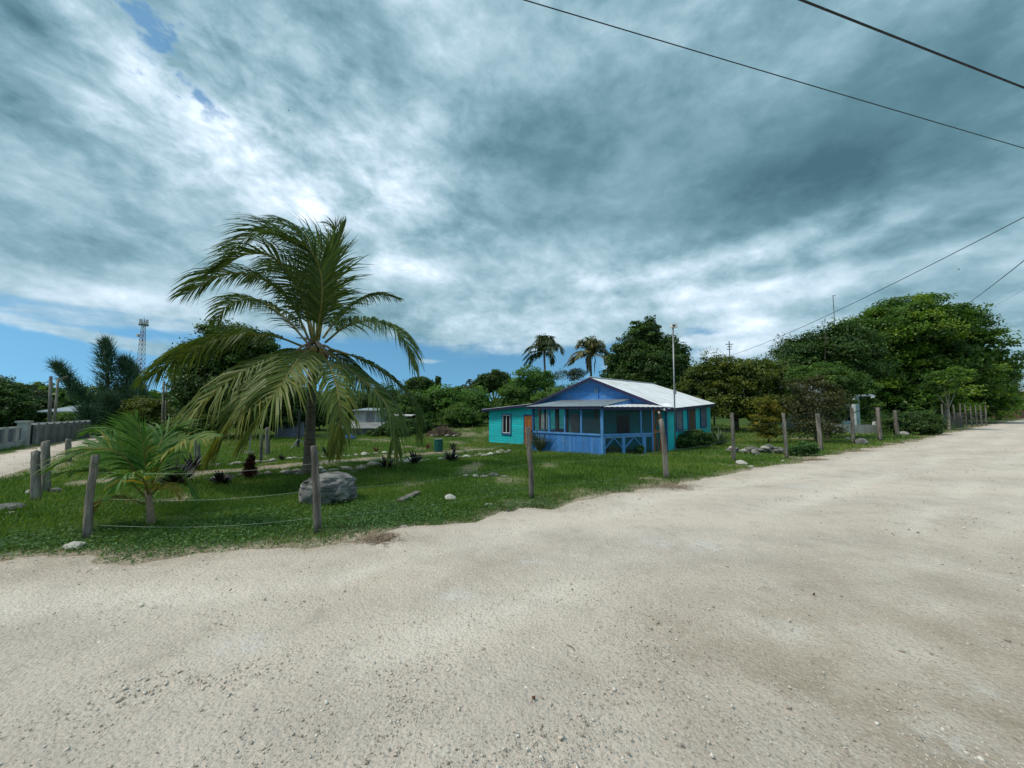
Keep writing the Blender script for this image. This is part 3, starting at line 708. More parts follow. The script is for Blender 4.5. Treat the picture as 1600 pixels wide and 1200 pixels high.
# meter pipe and bracket on the gable
gp = gab(934.5, 621, .03); gq = gab(934.5, 602, .03)
MB().tube([(gp[0], .06, gp[2]), (gq[0], .06, gq[2])], .025, 8).build('service_pipe', M['bluelight'], house)
br_ = MB()
for p, q in (((931,606),(934,612)), ((931,606),(932,614)), ((929,612),(934,609)), ((930,603),(931,607)), ((929.5,612.5),(931.5,614.5))):
    a, b = gab(*p, .05), gab(*q, .05); br_.bar(tuple(a), tuple(b), .018, .03)
br_.build('insulator_bracket', M['metal'], house)
ca = gab(884, 622, .04); cb_ = gab(895, 619, .04); MB().tube([tuple(ca), tuple(cb_)], .014, 6).build('cable_clip', M['metal'], house)

# ---- porch
PC, PA = 1.72, 5.45; QP = 3.17; SILL = .88; PE, PT = 2.12, 2.50     # corner s, far s, depth; sill, eave and top of its roof
porch = empty('porch', (0,0,0)); porch.parent = house
MB().prism([(0.0, .03), (PC, QP-.03), (PA-.03, QP-.03), (PA-.03, .03)], lambda a, b, d: (a, b, d), ZB, -.12).build('porch_floor', M['concrete'], porch)
def pf(px): return gab(px, 660, QP)[0]
# vertical boards under the sill
s = PC+.07; k = 0
while s < PA-.05:
    w = .125+rr.uniform(-.012, .012); lo = -.42+rr.uniform(-.04, .04)
    MB().box((s, QP-.012, lo), (min(s+w-.006, PA-.04), QP+.010+rr.uniform(0, .007), SILL-.05)).build('board', M['blue'], porch); s += w
MB().box((PC+.071, QP-.05, SILL-.05), (PA-.04, QP+.06, SILL+.03)).build('porch_sill', M['bluelight'], porch)
xs = [PC, pf(908.5), pf(883), pf(858.5), PA]
for i, s in enumerate(xs):
    wd = .055 if i in (0, 4) else .032
    MB().box((s-wd, QP-.045, SILL+.031 if 0 < i < 4 else -.45), (s+wd, QP+.045+.002*i, PE-.05)).build('porch_post', M['bluelight'] if i < 4 else M['trimblue'], porch)
for a, b in zip(xs[:-1], xs[1:]): MB().box((a+.056, QP-.006, SILL+.032), (b-.056, QP-.002, PE-.10)).build('screen', M['screen'], porch)
# left return of the porch
for k in range(18):
    q0 = .03+k*(QP-.1)/18; MB().box((PA-.012, q0, -.42), (PA+.012, q0+(QP-.1)/18-.006, SILL-.05)).build('board', M['blue'], porch)
MB().box((PA-.05, .05, SILL-.05), (PA+.05, QP-.051, SILL+.03)).build('porch_sill', M['bluelight'], porch)
for q0 in (.08, 1.1, 2.1): MB().box((PA-.035, q0, SILL+.031), (PA+.035, q0+.07, PE)).build('porch_post', M['trimblue'], porch)
MB().box((PA-.004, .16, SILL+.032), (PA, QP-.06, PE-.1)).build('screen', M['screen'], porch)
# front beam and fascia
MB().box((PC-.06, QP-.04, PE-.10), (PA+.10, QP+.05, PE-.004)).build('beam', M['trimblue'], porch)
MB().box((PC-.10, QP+.235, PE-.125), (PA+.26, QP+.262, PE+.0)).build('fascia', M['purple'], porch)
# lean-to roof in grey sheets
NS = 5
for i in range(NS):
    sa = PC-.10+(PA+.28-PC+.10)*i/NS; sb = PC-.10+(PA+.28-PC+.10)*(i+1)/NS+.006; dz = .002*(i % 2)
    sheet('roof_sheet', (sa, QP+.30, PE-.01+dz), (sb, QP+.30, PE-.01+dz), (sb, .03, PT+dz), (sa, .03, PT+dz), M['roofgrey'], porch, 5, .022)
# triangular cheek under the rake
MB().prism([(QP, PE-.03), (.04, PT-.03), (.04, PE+.12), (1.6, PE+.06)], lambda a, b, d: (d, a, b), PC-.10, PC-.07).build('cheek', M['blue'], porch)
# the skewed front from the corner to the house corner
D0, D1 = np.array([PC, QP]), np.array([-.02, .05]); dv = (D1-D0)/np.linalg.norm(D1-D0); dn = np.array([-dv[1], dv[0]])
if dn @ np.array([-1.0, 1.0]) < 0: dn = -dn
DL = float(np.linalg.norm(D1-D0))
def dg(px, py):
    p = hit(px, py, D0, dn); return float((p[:2]-D0) @ dv), float(p[2])
FD = lambda a, b, d: (D0[0]+dv[0]*a+dn[0]*d, D0[1]+dv[1]*a+dn[1]*d, b)
def drect(name, a0, a1, z0, z1, d0, d1, mat, parent=porch): return plane_rect(name, a0, a1, z0, z1, FD, d0, d1, mat, parent)
t1 = dg(1001, 660)[0]; t2 = dg(1019.5, 690)[0]; tm = dg(974, 695)[0]; tl = dg(943, 690)[0]; tr = dg(1006, 690)[0]
drect('porch_sill', .06, t2-.036, SILL-.05, SILL+.03, -.05, .05, M['bluelight'])
drect('rail', .061, t2-.036, SILL-.15, SILL-.055, -.022, .022, M['bluelight'])
for c, w in ((tl, .07), (tm, .075), (tr, .09)): drect('porch_post', c-w, c+w, -.45, SILL-.151, -.04, .04, M['bluelight'])
drect('porch_post', t1-.035, t1+.035, SILL+.031, PE-.06, -.035, .035, M['bluelight'])
drect('porch_post', t2-.035, t2+.035, -.40, PE-.06, -.036, .036, M['bluelight'])
zt, zb = SILL-.16, SILL-.62
for a0, a1 in ((tl+.07, (tl+tm)/2-.03), (tm-.075, (tl+tm)/2+.03), (tm+.075, (tm+tr)/2-.03), (tr-.09, (tm+tr)/2+.03)):
    MB().bar(FD(a0, zb+.02, .0), FD(a1, zt-.02, .0), .036, .085, up=(dn[0], dn[1], 0)).build('brace', M['bluelight'], porch)
drect('screen', .06, t1-.036, SILL+.032, PE-.10, -.004, .0, M['screen']); drect('screen', t1+.036, t2-.037, SILL+.032, PE-.10, -.004, .0, M['screen'])
drect('screen', .06, t2-.037, -.38, SILL-.152, -.030, -.026, M['screen'])
drect('beam', .07, DL-.05, PE-.10, PE-.03, -.04, .04, M['trimblue'])
# screen door
u0, u1 = t2+.06, min(dg(1032, 660)[0], DL-.12); zt = PE-.16
sd_ = drect('screen_door', u0, u1, -.30, zt, -.012, -.008, M['screen'])
for a0, a1, z0, z1 in ((u0, u0+.07, -.30, zt), (u1-.07, u1, -.30, zt), (u0+.07, u1-.07, zt-.08, zt), (u0+.07, u1-.07, -.30, -.20), (u0+.07, u1-.07, SILL+.04, SILL+.12)): drect('frame', a0, a1, z0, z1, -.0075, .03, M['orange'], sd_)
MB().bar(FD(u0+.09, SILL+.14, .01), FD(u1-.09, zt-.10, .01), .02, .05, up=(dn[0], dn[1], 0)).build('brace', M['orange'], sd_)
MB().bar(FD(u0+.09, SILL+.02, .01), FD(u1-.09, -.18, .01), .02, .05, up=(dn[0], dn[1], 0)).build('brace', M['orange'], sd_)
drect('door_post', u1+.01, u1+.08, -.45, PE-.06, -.036, .036, M['trimblue'])
# white triangular roof over the skewed front, with its fascia
c0 = FD(-.10, 0, .28); c1 = FD(DL+.25, 0, .28)
ws = MB(); nseg = 14; top = []; bot = []
for i in range(nseg*2+1):
    t = i/(nseg*2); e = np.array(c0[:2])*(1-t)+np.array(c1[:2])*t; r = np.array([PC-.06, 0.03])*(1-t)+np.array([-.1, .03])*t
    if t < .5: r = np.array([PC-.06, .03+(QP-.3)*(1-2*t)])
    else: r = np.array([(PC-.06)*(2-2*t)-.1*(2*t-1), .03])
    zz_ = .016 if i % 2 else 0
    top.append(((e[0], e[1], PE-.03+zz_), (r[0], r[1], PE+.13*min(1, 2*t+.15)+zz_)))
for i in range(nseg*2):
    (a, b), (c, d) = top[i], top[i+1]; dn_ = lambda p: (p[0], p[1], p[2]-.012)
    ws.add([a, c, d, b, dn_(a), dn_(c), dn_(d), dn_(b)], [(0,1,2,3),(7,6,5,4),(0,4,5,1),(2,6,7,3)])
ws.build('roof_sheet', M['roofwhite'], porch)
MB().bar(FD(-.08, PE-.105, .25), FD(DL+.2, PE-.105, .25), .025, .12).build('fascia', M['purple'], porch)
# twin flood lamp under the eave
lp = FD(t2+.28, PE-.16, .31)
la = MB().tube([FD(t2+.25, PE-.13, .28), FD(t2+.40, PE-.17, .34)], .018, 8).build('lamp_bracket', M['metal'], porch)
for du, dz in ((.42, -.11), (.10, -.25)):
    c = FD(t2+du, PE+dz, .34); e = FD(t2+du-.05, PE+dz-.07, .42); MB().tube([c, e], [.025, .05], 10).build('flood_lamp', M['white'], porch)
# things seen through the screens: openings and inner posts
dk = gab(895, 660)[0]
d1 = plane_rect('door', gab(905, 660)[0], gab(892, 660)[0], -.12, 1.75, FG, .026, .045, M['blockwhite'], porch)
plane_rect('window', gab(984, 660)[0], gab(964, 660)[0], .75, 1.70, FG, .026, .040, M['glass'], porch)
wv = plane_rect('window', gab(856, 660)[0], gab(846, 660)[0], .85, 1.75, FG, .026, .040, M['mint'], porch)
for px in (872, 843.5, 886.5): s = gab(px, 660, 1.6)[0]; MB().box((s-.05, 1.55, -.13), (s+.05, 1.65, PE+.1)).build('inner_post', M['brownwood'], porch)
p1 = gab(930, 640, 2.2); p2 = gab(933, 655, 2.2); MB().bar(tuple(p1), tuple(p2), .04, .07).build('inner_brace', M['orange'], porch)
# table and clutter in the shade of the porch
MB().box((1.9, 1.0, .74), (3.1, 1.7, .78)).build('porch_counter', M['brownwood'], porch)

# pole with a small light box beside the house
pb_ = AT(1055, 690, 17.6); gz = H(pb_[0], pb_[1])
pt_ = AT(1051.5, 512, 17.6)
mast = empty('mast_pole', (pb_[0], pb_[1], gz)); tag(mast, 'slim grey pole beside the house topped by a pale box', 'pole')
MB().tube([(0, 0, -.1), (pt_[0]-pb_[0], 0, pt_[2]-gz)], .035, 10).build('pole', M['metal'], mast, True)
dx = pt_[0]-pb_[0]; tz = pt_[2]-gz
MB().box((dx-.10, -.12, tz), (dx+.17, .12, tz+.17)).build('lamp_box', M['white'], mast)
MB().box((dx-.06, -.125, tz+.03), (dx+.05, -.121, tz+.12)).build('lens', M['black'], mast)
mid = AT(1054, 612, 17.6); MB().box((mid[0]-pb_[0]-.04, -.06, mid[2]-gz-.12), (mid[0]-pb_[0]+.06, .06, mid[2]-gz+.1)).build('junction_box', M['concrete'], mast)

# ------------------------------------------------------------------ fence posts along the road
def fence_post(base_px, top_px, wpx, label, cat='fence post', group='fence posts along the gravel road', matn='post', depth=None, seed=None, bend=0.0):
    if depth is None: b = G(*base_px)
    else: b = AT(base_px[0], base_px[1], depth); b[2] = H(b[0], b[1])
    t = AT(top_px[0], top_px[1], b[1]+random.uniform(-.06, .06)); w = wpx*pxm(b[1])/2
    d = t-b; n = 9; r_ = random.Random(seed if seed is not None else base_px[0])
    m = MB(); pts = []; rad = []
    for i in range(n+1):
        u = i/n-.06*(i == 0); wob = .007*(r_.random()-.5)*2
        pts.append((d[0]*u+wob+bend*math.sin(PI*u), d[1]*u+.01*(r_.random()-.5), d[2]*u)); rad.append(w*.80*(1.1-.14*u)*(1+.10*(r_.random()-.5)))
    m.tube(pts, rad, 10, jit=.12, seed=int(base_px[0]))
    # sloped, chipped top
    for k in range(1, 11): x, y, z = m.v[-k]; m.v[-k] = (x, y, z+(x-pts[-1][0])*.5*(1 if r_.random() < .5 else -.6)+r_.uniform(-.012, .012))
    o = m.build('fence_post', M[matn], None, True); o.location = tuple(b); tag(o, label, cat, group)
    return b, t
POSTS = []
for b, t, w, lab, bend in [
    ((56,782),(56,705),12.5,'short stout fence post beside a white stone at the far left corner', 0),
    ((72,768),(71,690),11.5,'grey fence post just right of the short stout corner post', 0),
    ((107,722),(107,686),8,'fence post standing beside the left road behind the young palm', 0),
    ((137,841),(150,712),12,'bent fence post leaning right, just left of the young palm', -.03),
    ((497,830),(491.5,698),13,'fence post in front of the big grey boulder', 0),
    ((831,778),(824,667),9.5,'tall fence post in front of the orange house door', .01),
    ((1041,748),(1032.5,656),9,'pale split-topped fence post in front of the screen door', .025),
    ((1147,722),(1143.5,645),6.5,'fence post with a pale rock at its foot, right of the house', 0),
    ((1229.5,716),(1224,645),6,'slim fence post left of the croton shrub and low dark weeds', 0),
    ((1283,704),(1277,647),7,'fence post leaning left in front of the brown scrub', 0),
    ((1333.5,693),(1331,638),5.5,'fence post just left of the grey rock at the road edge', 0),
    ((1375.5,688),(1371,637),6.5,'fence post just right of the grey rock at the road edge', 0),
    ((1402.5,681),(1397.5,641),6,'fence post in front of the flat rocks beneath the huge tree', 0),
    ((1480,671),(1478.5,634),4,'thin post at the near end of the stick panel fence', 0)]:
    POSTS.append(fence_post(b, t, w, lab, bend=bend))
# wire strands, stapled to the posts
def strand(frac, idx, label):
    pts = []
    P = [POSTS[i] for i in idx]
    for (b0, t0), (b1, t1) in zip(P[:-1], P[1:]):
        a = b0+(t0-b0)*frac; c = b1+(t1-b1)*frac
        for k in range(8): u = k/8; p = a*(1-u)+c*u; p[2] -= .10*math.sin(PI*u)*(.6+.4*random.random()*0+.2); pts.append(tuple(p))
    pts.append(tuple(P[-1][0]+(P[-1][1]-P[-1][0])*frac))
    m = MB(); m.tube(pts, .0015, 5)
    o = m.build('fence_wire', M['wire']); tag(o, label, 'wire', 'wire strands of the roadside fence')
RS = [3,4,5,6,7,8,9,10,11,12,13]
strand(.80, RS, 'topmost wire strand strung between the roadside fence posts')
strand(.48, RS, 'middle wire strand strung between the roadside fence posts')
strand(.16, RS, 'lowest wire strand strung between the roadside fence posts')
strand(.75, [3,0,1,2], 'wire strand running from the bent post round the left corner')

# ------------------------------------------------------------------ palms
def frond_mesh(pts, nleaf=60, llen=.95, width=.036, droop=.8, wind=(0,0,0), seed=0, up=(0,0,1), tintb=.5, start=.14, spread=1.0, r0=.035, limp=1.0, yellow=0.0, fold=0.0):
    """a feather leaf: a tapering rib and two rows of drooping leaflets. material 0 leaflets, 1 rib"""
    r = np.random.default_rng(seed); n = 22; C = catmull(pts, n); m = MB()
    m.tube(C, [r0*(1-.85*i/(n-1)) for i in range(n)], 5, 1)
    tint = [min(.9, tintb+.2)]*len(m.v)
    up = np.array(up, float); wind = np.array(wind, float)
    L = np.concatenate([[0], np.cumsum(np.linalg.norm(np.diff(C, axis=0), axis=1))]); tot = L[-1]
    for k in range(nleaf):
        t = start+(1-start)*(k+.5)/nleaf; d = t*tot; i = min(np.searchsorted(L, d), n-1); i = max(i, 1); u = (d-L[i-1])/(L[i]-L[i-1])
        p = C[i-1]*(1-u)+C[i]*u; T = (C[i]-C[i-1]); T = T/np.linalg.norm(T)
        S = np.cross(T, up); S = S/(np.linalg.norm(S)+1e-6); Nn = np.cross(S, T)
        env = min(1, (t-start+.06)*5)**.6*(1-max(0, (t-.6)/.4)**1.6*.62)
        for sgn in (-1, 1):
            if r.random() < .08: continue
            ln = llen*env*(.72+.5*r.random()); al = .45+.75*t+r.normal(0, .07)
            dr = (S*sgn*math.cos(al)*spread*(1-fold)+T*math.sin(al)+Nn*(.18+fold)); dr = dr/np.linalg.norm(dr)
            q = p.copy(); seg = 3; pts_ = [q.copy()]; dd = dr.copy()
            dk = droop*(.8+.4*r.random())
            for s_ in range(seg):
                q = q+dd*ln/seg; pts_.append(q.copy()); dd = dd+np.array([0, 0, -1])*dk*.55*limp+wind*.5+r.normal(0, .05, 3); dd = dd/np.linalg.norm(dd)
            wv = np.cross(dr, np.cross(T, dr)); wv = T-dr*(T@dr); wv = wv/(np.linalg.norm(wv)+1e-6); wv = wv+Nn*r.normal(0, .35); wv = wv/np.linalg.norm(wv)
            ww = width*(.75+.5*r.random())*(.5+.5*env); vs = []
            for j, pp in enumerate(pts_):
                h = ww*(.55, 1.0, .75, .06)[j]/2; vs += [pp-wv*h, pp+wv*h]
            m.add(vs, [(2*j, 2*j+1, 2*j+3, 2*j+2) for j in range(seg)], 0)
            tv = np.clip(tintb+r.normal(0, .13)+yellow*max(0, t-.3), 0, 1)
            tint += [tv]*len(vs)
    return m, tint
def add_frond(parent, name, pts, mats, label=None, **kw):
    m, tint = frond_mesh(pts, **kw); o = m.build(name, mats, parent)
    at = o.data.attributes.new('tint', 'FLOAT', 'POINT'); at.data.foreach_set('value', np.array(tint, np.float32))
    if label: o['label'] = label
    return o
# the tall coconut palm
cp = G(483, 741); CY = cp[1]
palm = empty('coconut_palm', cp); tag(palm, 'coconut palm with wind-blown fronds standing behind the grey boulder', 'palm tree')
def pl(px, py, dy=0.0): return AT(px, py, CY+dy)-cp
tk = catmull([pl(483,746), pl(484,700,.05), pl(486,640,.08), pl(489,580,.05), pl(492,540,0)], 26)
m = MB(); kk = pxm(CY)
m.tube(tk, [kk*(9.4-2.9*min(1, i/12)+(4.5*max(0, 1-i/3)))*(1+.05*(i % 2))for i in range(26)], 14, jit=.05, seed=3); m.build('trunk', M['palmtrunk'], palm, True)
for k in range(24):   # leaf-scar rings
    c = tk[0]*(1-(k+1)/25)+tk[-1]*0; p = catmull(tk, 26)[k+1]; rr_ = kk*(6.75 if k > 10 else 9.1-2.35*k/10)
    MB().tube([p-np.array([0,0,.012]), p+np.array([0,0,.016])], [rr_*1.07, rr_*1.01], 14, jit=.03, seed=k).build('leaf_scar', M['palmtrunk'], palm, True)
FR = [ # control pixels with depth offsets (m, negative = towards the road), look
    ([(491,535,0),(486,450,.3),(462,385,.6),(415,360,.8),(352,392,1.0)], dict(droop=.75, wind=(-.55,0,.05), tintb=.25, llen=1.05)),
    ([(494,535,0),(497,440,.9),(482,375,1.6),(450,352,2.2),(405,362,2.6)], dict(droop=.6, wind=(-.7,0,0), tintb=.2, llen=1.0)),
    ([(496,532,0),(508,450,.5),(518,390,.8),(524,358,.9),(516,352,.9)], dict(droop=.5, wind=(-.25,0,0), tintb=.3, llen=.75)),
    ([(498,532,.1),(514,440,-.1),(528,385,-.2),(539,352,-.3)], dict(droop=.05, wind=(0,0,.25), tintb=.45, llen=.55, spread=.35)),
    ([(488,534,0),(468,455,-.6),(430,405,-1.1),(385,398,-1.5),(338,425,-1.8)], dict(droop=.9, wind=(-.5,0,0), tintb=.3, llen=1.0)),
    ([(484,534,0),(452,470,-.3),(400,432,-.5),(345,430,-.6),(290,460,-.6)], dict(droop=1.0, wind=(-.35,0,0), tintb=.35, llen=.9)),
    ([(482,538,0),(440,492,.7),(395,468,1.2),(355,478,1.6),(338,505,1.8)], dict(droop=1.0, wind=(-.3,0,0), tintb=.35, llen=.85)),
    ([(475,542,0),(425,525,-.6),(360,527,-1.0),(290,552,-1.2),(234,590,-1.3)], dict(droop=1.5, wind=(-.1,0,0), tintb=.45, llen=.95, yellow=.15)),
    ([(474,548,0),(420,560,-1.0),(360,595,-1.8),(315,640,-2.2),(288,692,-2.4)], dict(droop=1.3, tintb=.62, llen=1.15, yellow=.3)),
    ([(482,548,0),(452,565,-1.1),(405,605,-2.1),(365,655,-2.5),(335,712,-2.6)], dict(droop=1.2, tintb=.68, llen=1.0, yellow=.3)),
    ([(488,545,-.2),(468,560,-1.3),(440,600,-2.2),(412,640,-2.6),(385,690,-2.7)], dict(droop=1.0, tintb=.66, llen=1.0, yellow=.2, width=.042)),
    ([(503,555,-.2),(517,575,-1.2),(529,620,-1.9),(531,660,-2.1),(526,708,-2.0)], dict(droop=1.5, tintb=.6, llen=.70, yellow=.3)),
    ([(515,545,0),(560,560,.3),(610,590,.6),(645,630,.8),(652,682,.8)], dict(droop=1.4, tintb=.4, llen=.9, yellow=.25)),
    ([(515,552,0),(550,580,-.6),(590,615,-1.0),(614,655,-1.2),(616,712,-1.2)], dict(droop=1.3, tintb=.42, llen=.8, yellow=.3)),
    ([(508,535,0),(545,507,-.4),(590,503,-.8),(628,525,-1.1),(646,575,-1.2)], dict(droop=1.45, tintb=.45, llen=.8, yellow=.25)),
    ([(505,528,0),(530,495,.6),(560,470,1.1),(592,460,1.5),(622,466,1.8)], dict(droop=1.2, tintb=.42, llen=.6)),
    ([(490,530,.1),(478,470,1.0),(462,430,1.8),(430,415,2.5),(392,440,2.9)], dict(droop=.9, wind=(-.4,0,0), tintb=.22, llen=1.0)),
    ([(496,545,.2),(520,552,1.4),(552,575,2.2),(575,610,2.6)], dict(droop=1.3, tintb=.3, llen=.7)),
    ([(482,545,.2),(455,550,1.3),(425,565,2.1),(400,600,2.5)], dict(droop=1.3, tintb=.3, llen=.7)),
    ([(494,530,0),(503,470,-.8),(500,420,-1.2),(478,385,-1.5),(440,372,-1.7)], dict(droop=.7, wind=(-.55,0,0), tintb=.28, llen=1.0)),
]
for i, (cps, kw) in enumerate(FR): add_frond(palm, 'frond', [pl(*c) for c in cps], [M['palm'], M['rachis']], seed=100+i, nleaf=122, width=.042, **{**{k_: v_ for k_, v_ in kw.items() if k_ != 'width'}, 'llen': kw['llen']*(1.4 if i < 8 or i > 18 else 1.32)})
# dead brown skirt and coconuts at the heart of the crown
m = MB(); r_ = random.Random(4)
for k in range(26):
    a = r_.uniform(0, 6.28); c = pl(492,540); o = np.array([math.cos(a)*.2, math.sin(a)*.2, r_.uniform(-.1,.25)])
    e = c+np.array([math.cos(a)*r_.uniform(.35,.7), math.sin(a)*r_.uniform(.35,.7), r_.uniform(-.5,.15)]); m.tube([c+o*.6, (c+e)/2+np.array([0,0,.1]), e], [.05,.035,.012], 5)
m.build('leaf_bases', M['dry'], palm, True)
for k in range(8):
    a = k*.8+.3; c = pl(494,552)+np.array([math.cos(a)*.27, math.sin(a)*.27-.08, r_.uniform(-.18,.06)])
    MB().tube([c+np.array([0,0,z]) for z in (-.13,-.10,-.03,.05,.10,.125)], [.03,.07,.095,.09,.06,.02], 10).build('coconut', M['coconut'], palm, True)
# the young palm by the road corner
yp = G(234, 817); YY = yp[1]
ypalm = empty('young_palm', yp); tag(ypalm, 'young coconut palm with short trunk and bright spread fronds at left', 'palm tree')
def yl(px, py, dy=0.0): return AT(px, py, YY+dy)-yp
MB().tube(catmull([yl(235,824), yl(235,800), yl(232,775), yl(231,750)], 10), [pxm(YY)*w*.78 for w in (9,7.5,6.5,6,5.5,5.2,5,4.6,4,3.2)], 10, jit=.08).build('trunk', M['dry'], ypalm, True)
YF = [([(231,770,0),(228,725,-.15),(223,690,-.28),(213,655,-.4)], dict(llen=.58, droop=.45, tintb=.55, width=.032, nleaf=44, start=.24, up=(0,-1,.35))),
      ([(234,766,0),(252,722,-.2),(288,692,-.35),(332,684,-.5)], dict(llen=.46, droop=.7, tintb=.75, nleaf=44, up=(0,-.5,1))),
      ([(229,768,0),(195,715,-.25),(150,700,-.4),(90,726,-.5)], dict(llen=.58, droop=.5, tintb=.6, nleaf=50, up=(0,-.4,1))),
      ([(228,776,0),(195,748,-.2),(150,736,-.35),(104,740,-.4)], dict(llen=.5, droop=.8, tintb=.68, nleaf=44)),
      ([(227,788,0),(195,778,-.2),(162,783,-.3),(145,804,-.35)], dict(llen=.34, droop=.9, tintb=.97, nleaf=30)),
      ([(237,772,0),(255,757,-.15),(272,762,-.2),(282,778,-.2)], dict(llen=.25, droop=.9, tintb=.98, nleaf=22)),
      ([(229,766,.1),(208,702,.5),(182,672,.8),(142,676,1.0)], dict(llen=.6, droop=.6, tintb=.5, nleaf=46)),
      ([(234,764,.1),(246,705,.3),(264,676,.5),(298,672,.6)], dict(llen=.6, droop=.6, tintb=.55, nleaf=44)),
      ([(232,772,-.1),(222,748,-.5),(198,742,-.8),(172,775,-.95)], dict(llen=.4, droop=.8, tintb=.66, nleaf=32)),
      ([(235,770,-.05),(252,740,.2),(282,742,.5),(306,778,.6)], dict(llen=.35, droop=.8, tintb=.6, nleaf=28)),
      ([(233,766,.0),(238,710,.5),(234,678,.8),(205,660,1.1)], dict(llen=.55, droop=.6, tintb=.45, nleaf=44))]
for i, (cps, kw) in enumerate(YF): add_frond(ypalm, 'frond', [yl(*c) for c in cps], [M['palmyoung'], M['rachis']], seed=200+i, r0=.016, **kw)

def far_palm(base_px, depth, crown_px, label, rad_px, n=16, seed=0, mat='palmfar', group=None, tintb=.4, dead=0):
    b = AT(base_px[0], base_px[1], depth); b[2] = H(b[0], b[1]); c = AT(crown_px[0], crown_px[1], depth)-b; R = rad_px*pxm(depth); r = random.Random(seed)
    o = empty('palm_tree', b); tag(o, label, 'palm tree', group)
    MB().tube(catmull([(0,0,-.2), c*.5+np.array([.15,0,0]), c], 8), [.17,.15,.14,.13,.12,.12,.12,.13], 8).build('trunk', M['palmtrunk'], o, True)
    for k in range(n):
        a = k*2.399+r.random(); e = r.uniform(-.25, 1.4); d = np.array([math.cos(a), math.sin(a), 0]); ln = R*r.uniform(.85, 1.1)
        P = [c, c+d*ln*.35*math.cos(e*.8)+np.array([0,0,ln*.38*math.sin(e)]), c+d*ln*.72*max(.22, math.cos(e))+np.array([0,0,ln*(.70*math.sin(e)-.06)]), c+d*ln*max(.34, math.cos(e))+np.array([-.1*ln,0,ln*(.78*math.sin(e)-.40)])]
        add_frond(o, 'frond', P, [M[mat], M['rachis']], seed=seed*50+k, nleaf=40, llen=R*.40, width=.10, droop=1.2, tintb=np.clip(tintb+r.gauss(0,.12), 0, 1), wind=(-.2,0,0))
    for k in range(dead):
        a = k*2.1; d = np.array([math.cos(a), math.sin(a), 0]); P = [c, c+d*R*.2+np.array([0,0,-R*.15]), c+d*R*.22+np.array([0,0,-R*.55]), c+d*R*.2+np.array([0,0,-R*.9])]
        add_frond(o, 'frond', P, [M['palmfar'], M['dry']], seed=seed*77+k, nleaf=22, llen=R*.14, width=.08, droop=1.4, tintb=1.0)
    return o
far_palm((850,660), 44, (850,548), 'green coconut palm rising behind the left end of the house', 33, 24, 3, tintb=.3)
far_palm((922,655), 42, (922,552), 'yellowish coconut palm with a dead skirt behind the roof ridge', 34, 22, 5, tintb=.75, dead=10)
far_palm((42,675), 40, (44,622), 'dark coconut palm among the trees at the far left edge', 30, 18, 8, tintb=.1)
far_palm((738,655), 48, (737,606), 'small fan of palm leaves above the hedge behind the lawn', 22, 10, 9, tintb=.25)

# ------------------------------------------------------------------ broadleaf trees
def leaf_cloud(lobes, nclump, per, lsize, seed, fill=.18, flat=.55, spread=.20, aspect=.6, tint_amp=.28, lo=.55, zflat=.55):
    """lobes: (centre, radii). clumps of leaf quads on and inside the lobes' shells -> V, F, tint"""
    r = np.random.default_rng(seed); C = np.array([l[0] for l in lobes], float); R = np.array([l[1] for l in lobes], float)
    vol = R.prod(1)**(2/3); pick = r.choice(len(lobes), nclump, p=vol/vol.sum())
    d = r.normal(size=(nclump, 3)); d /= np.linalg.norm(d, axis=1)[:, None]; d[:, 2] = np.where(d[:, 2] < -.55, -d[:, 2]*.6, d[:, 2])
    rad = r.uniform(lo, 1.06, nclump)**.6
    cc = C[pick]+d*R[pick]*rad[:, None]
    cs = (R[pick].mean(1)*spread)*r.uniform(.6, 1.5, nclump)
    n = nclump*per; ci = np.repeat(np.arange(nclump), per)
    P = cc[ci]+np.clip(r.normal(size=(n, 3)), -1.4, 1.4)*cs[ci, None]*np.array([1, 1, zflat])
    out = d[ci]
    ct = np.clip(.45+r.normal(0, tint_amp, nclump), 0, 1)
    tint = np.clip(ct[ci]+r.normal(0, .10, n), 0, 1)
    sz = lsize*r.uniform(.6, 1.35, n)
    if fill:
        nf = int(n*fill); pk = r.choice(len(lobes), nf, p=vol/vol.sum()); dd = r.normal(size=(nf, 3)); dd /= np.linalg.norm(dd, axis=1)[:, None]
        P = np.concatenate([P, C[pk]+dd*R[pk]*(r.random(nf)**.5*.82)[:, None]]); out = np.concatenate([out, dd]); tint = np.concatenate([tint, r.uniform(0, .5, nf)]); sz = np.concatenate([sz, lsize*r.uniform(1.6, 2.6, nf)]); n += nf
    N = out*.45+np.array([0, 0, flat])+r.normal(size=(n, 3))*.55; N /= np.linalg.norm(N, axis=1)[:, None]
    A = np.cross(N, r.normal(size=(n, 3))); A /= np.linalg.norm(A, axis=1)[:, None]; B = np.cross(N, A)
    V = np.stack([P-A*sz[:, None], P-B*(sz*aspect)[:, None]+N*(sz*.15)[:, None], P+A*sz[:, None]-np.array([0,0,1])*(sz*.25)[:, None], P+B*(sz*aspect)[:, None]+N*(sz*.15)[:, None]], 1).reshape(-1, 3)
    F = np.arange(n*4).reshape(n, 4)
    return V, F, np.repeat(tint, 4)
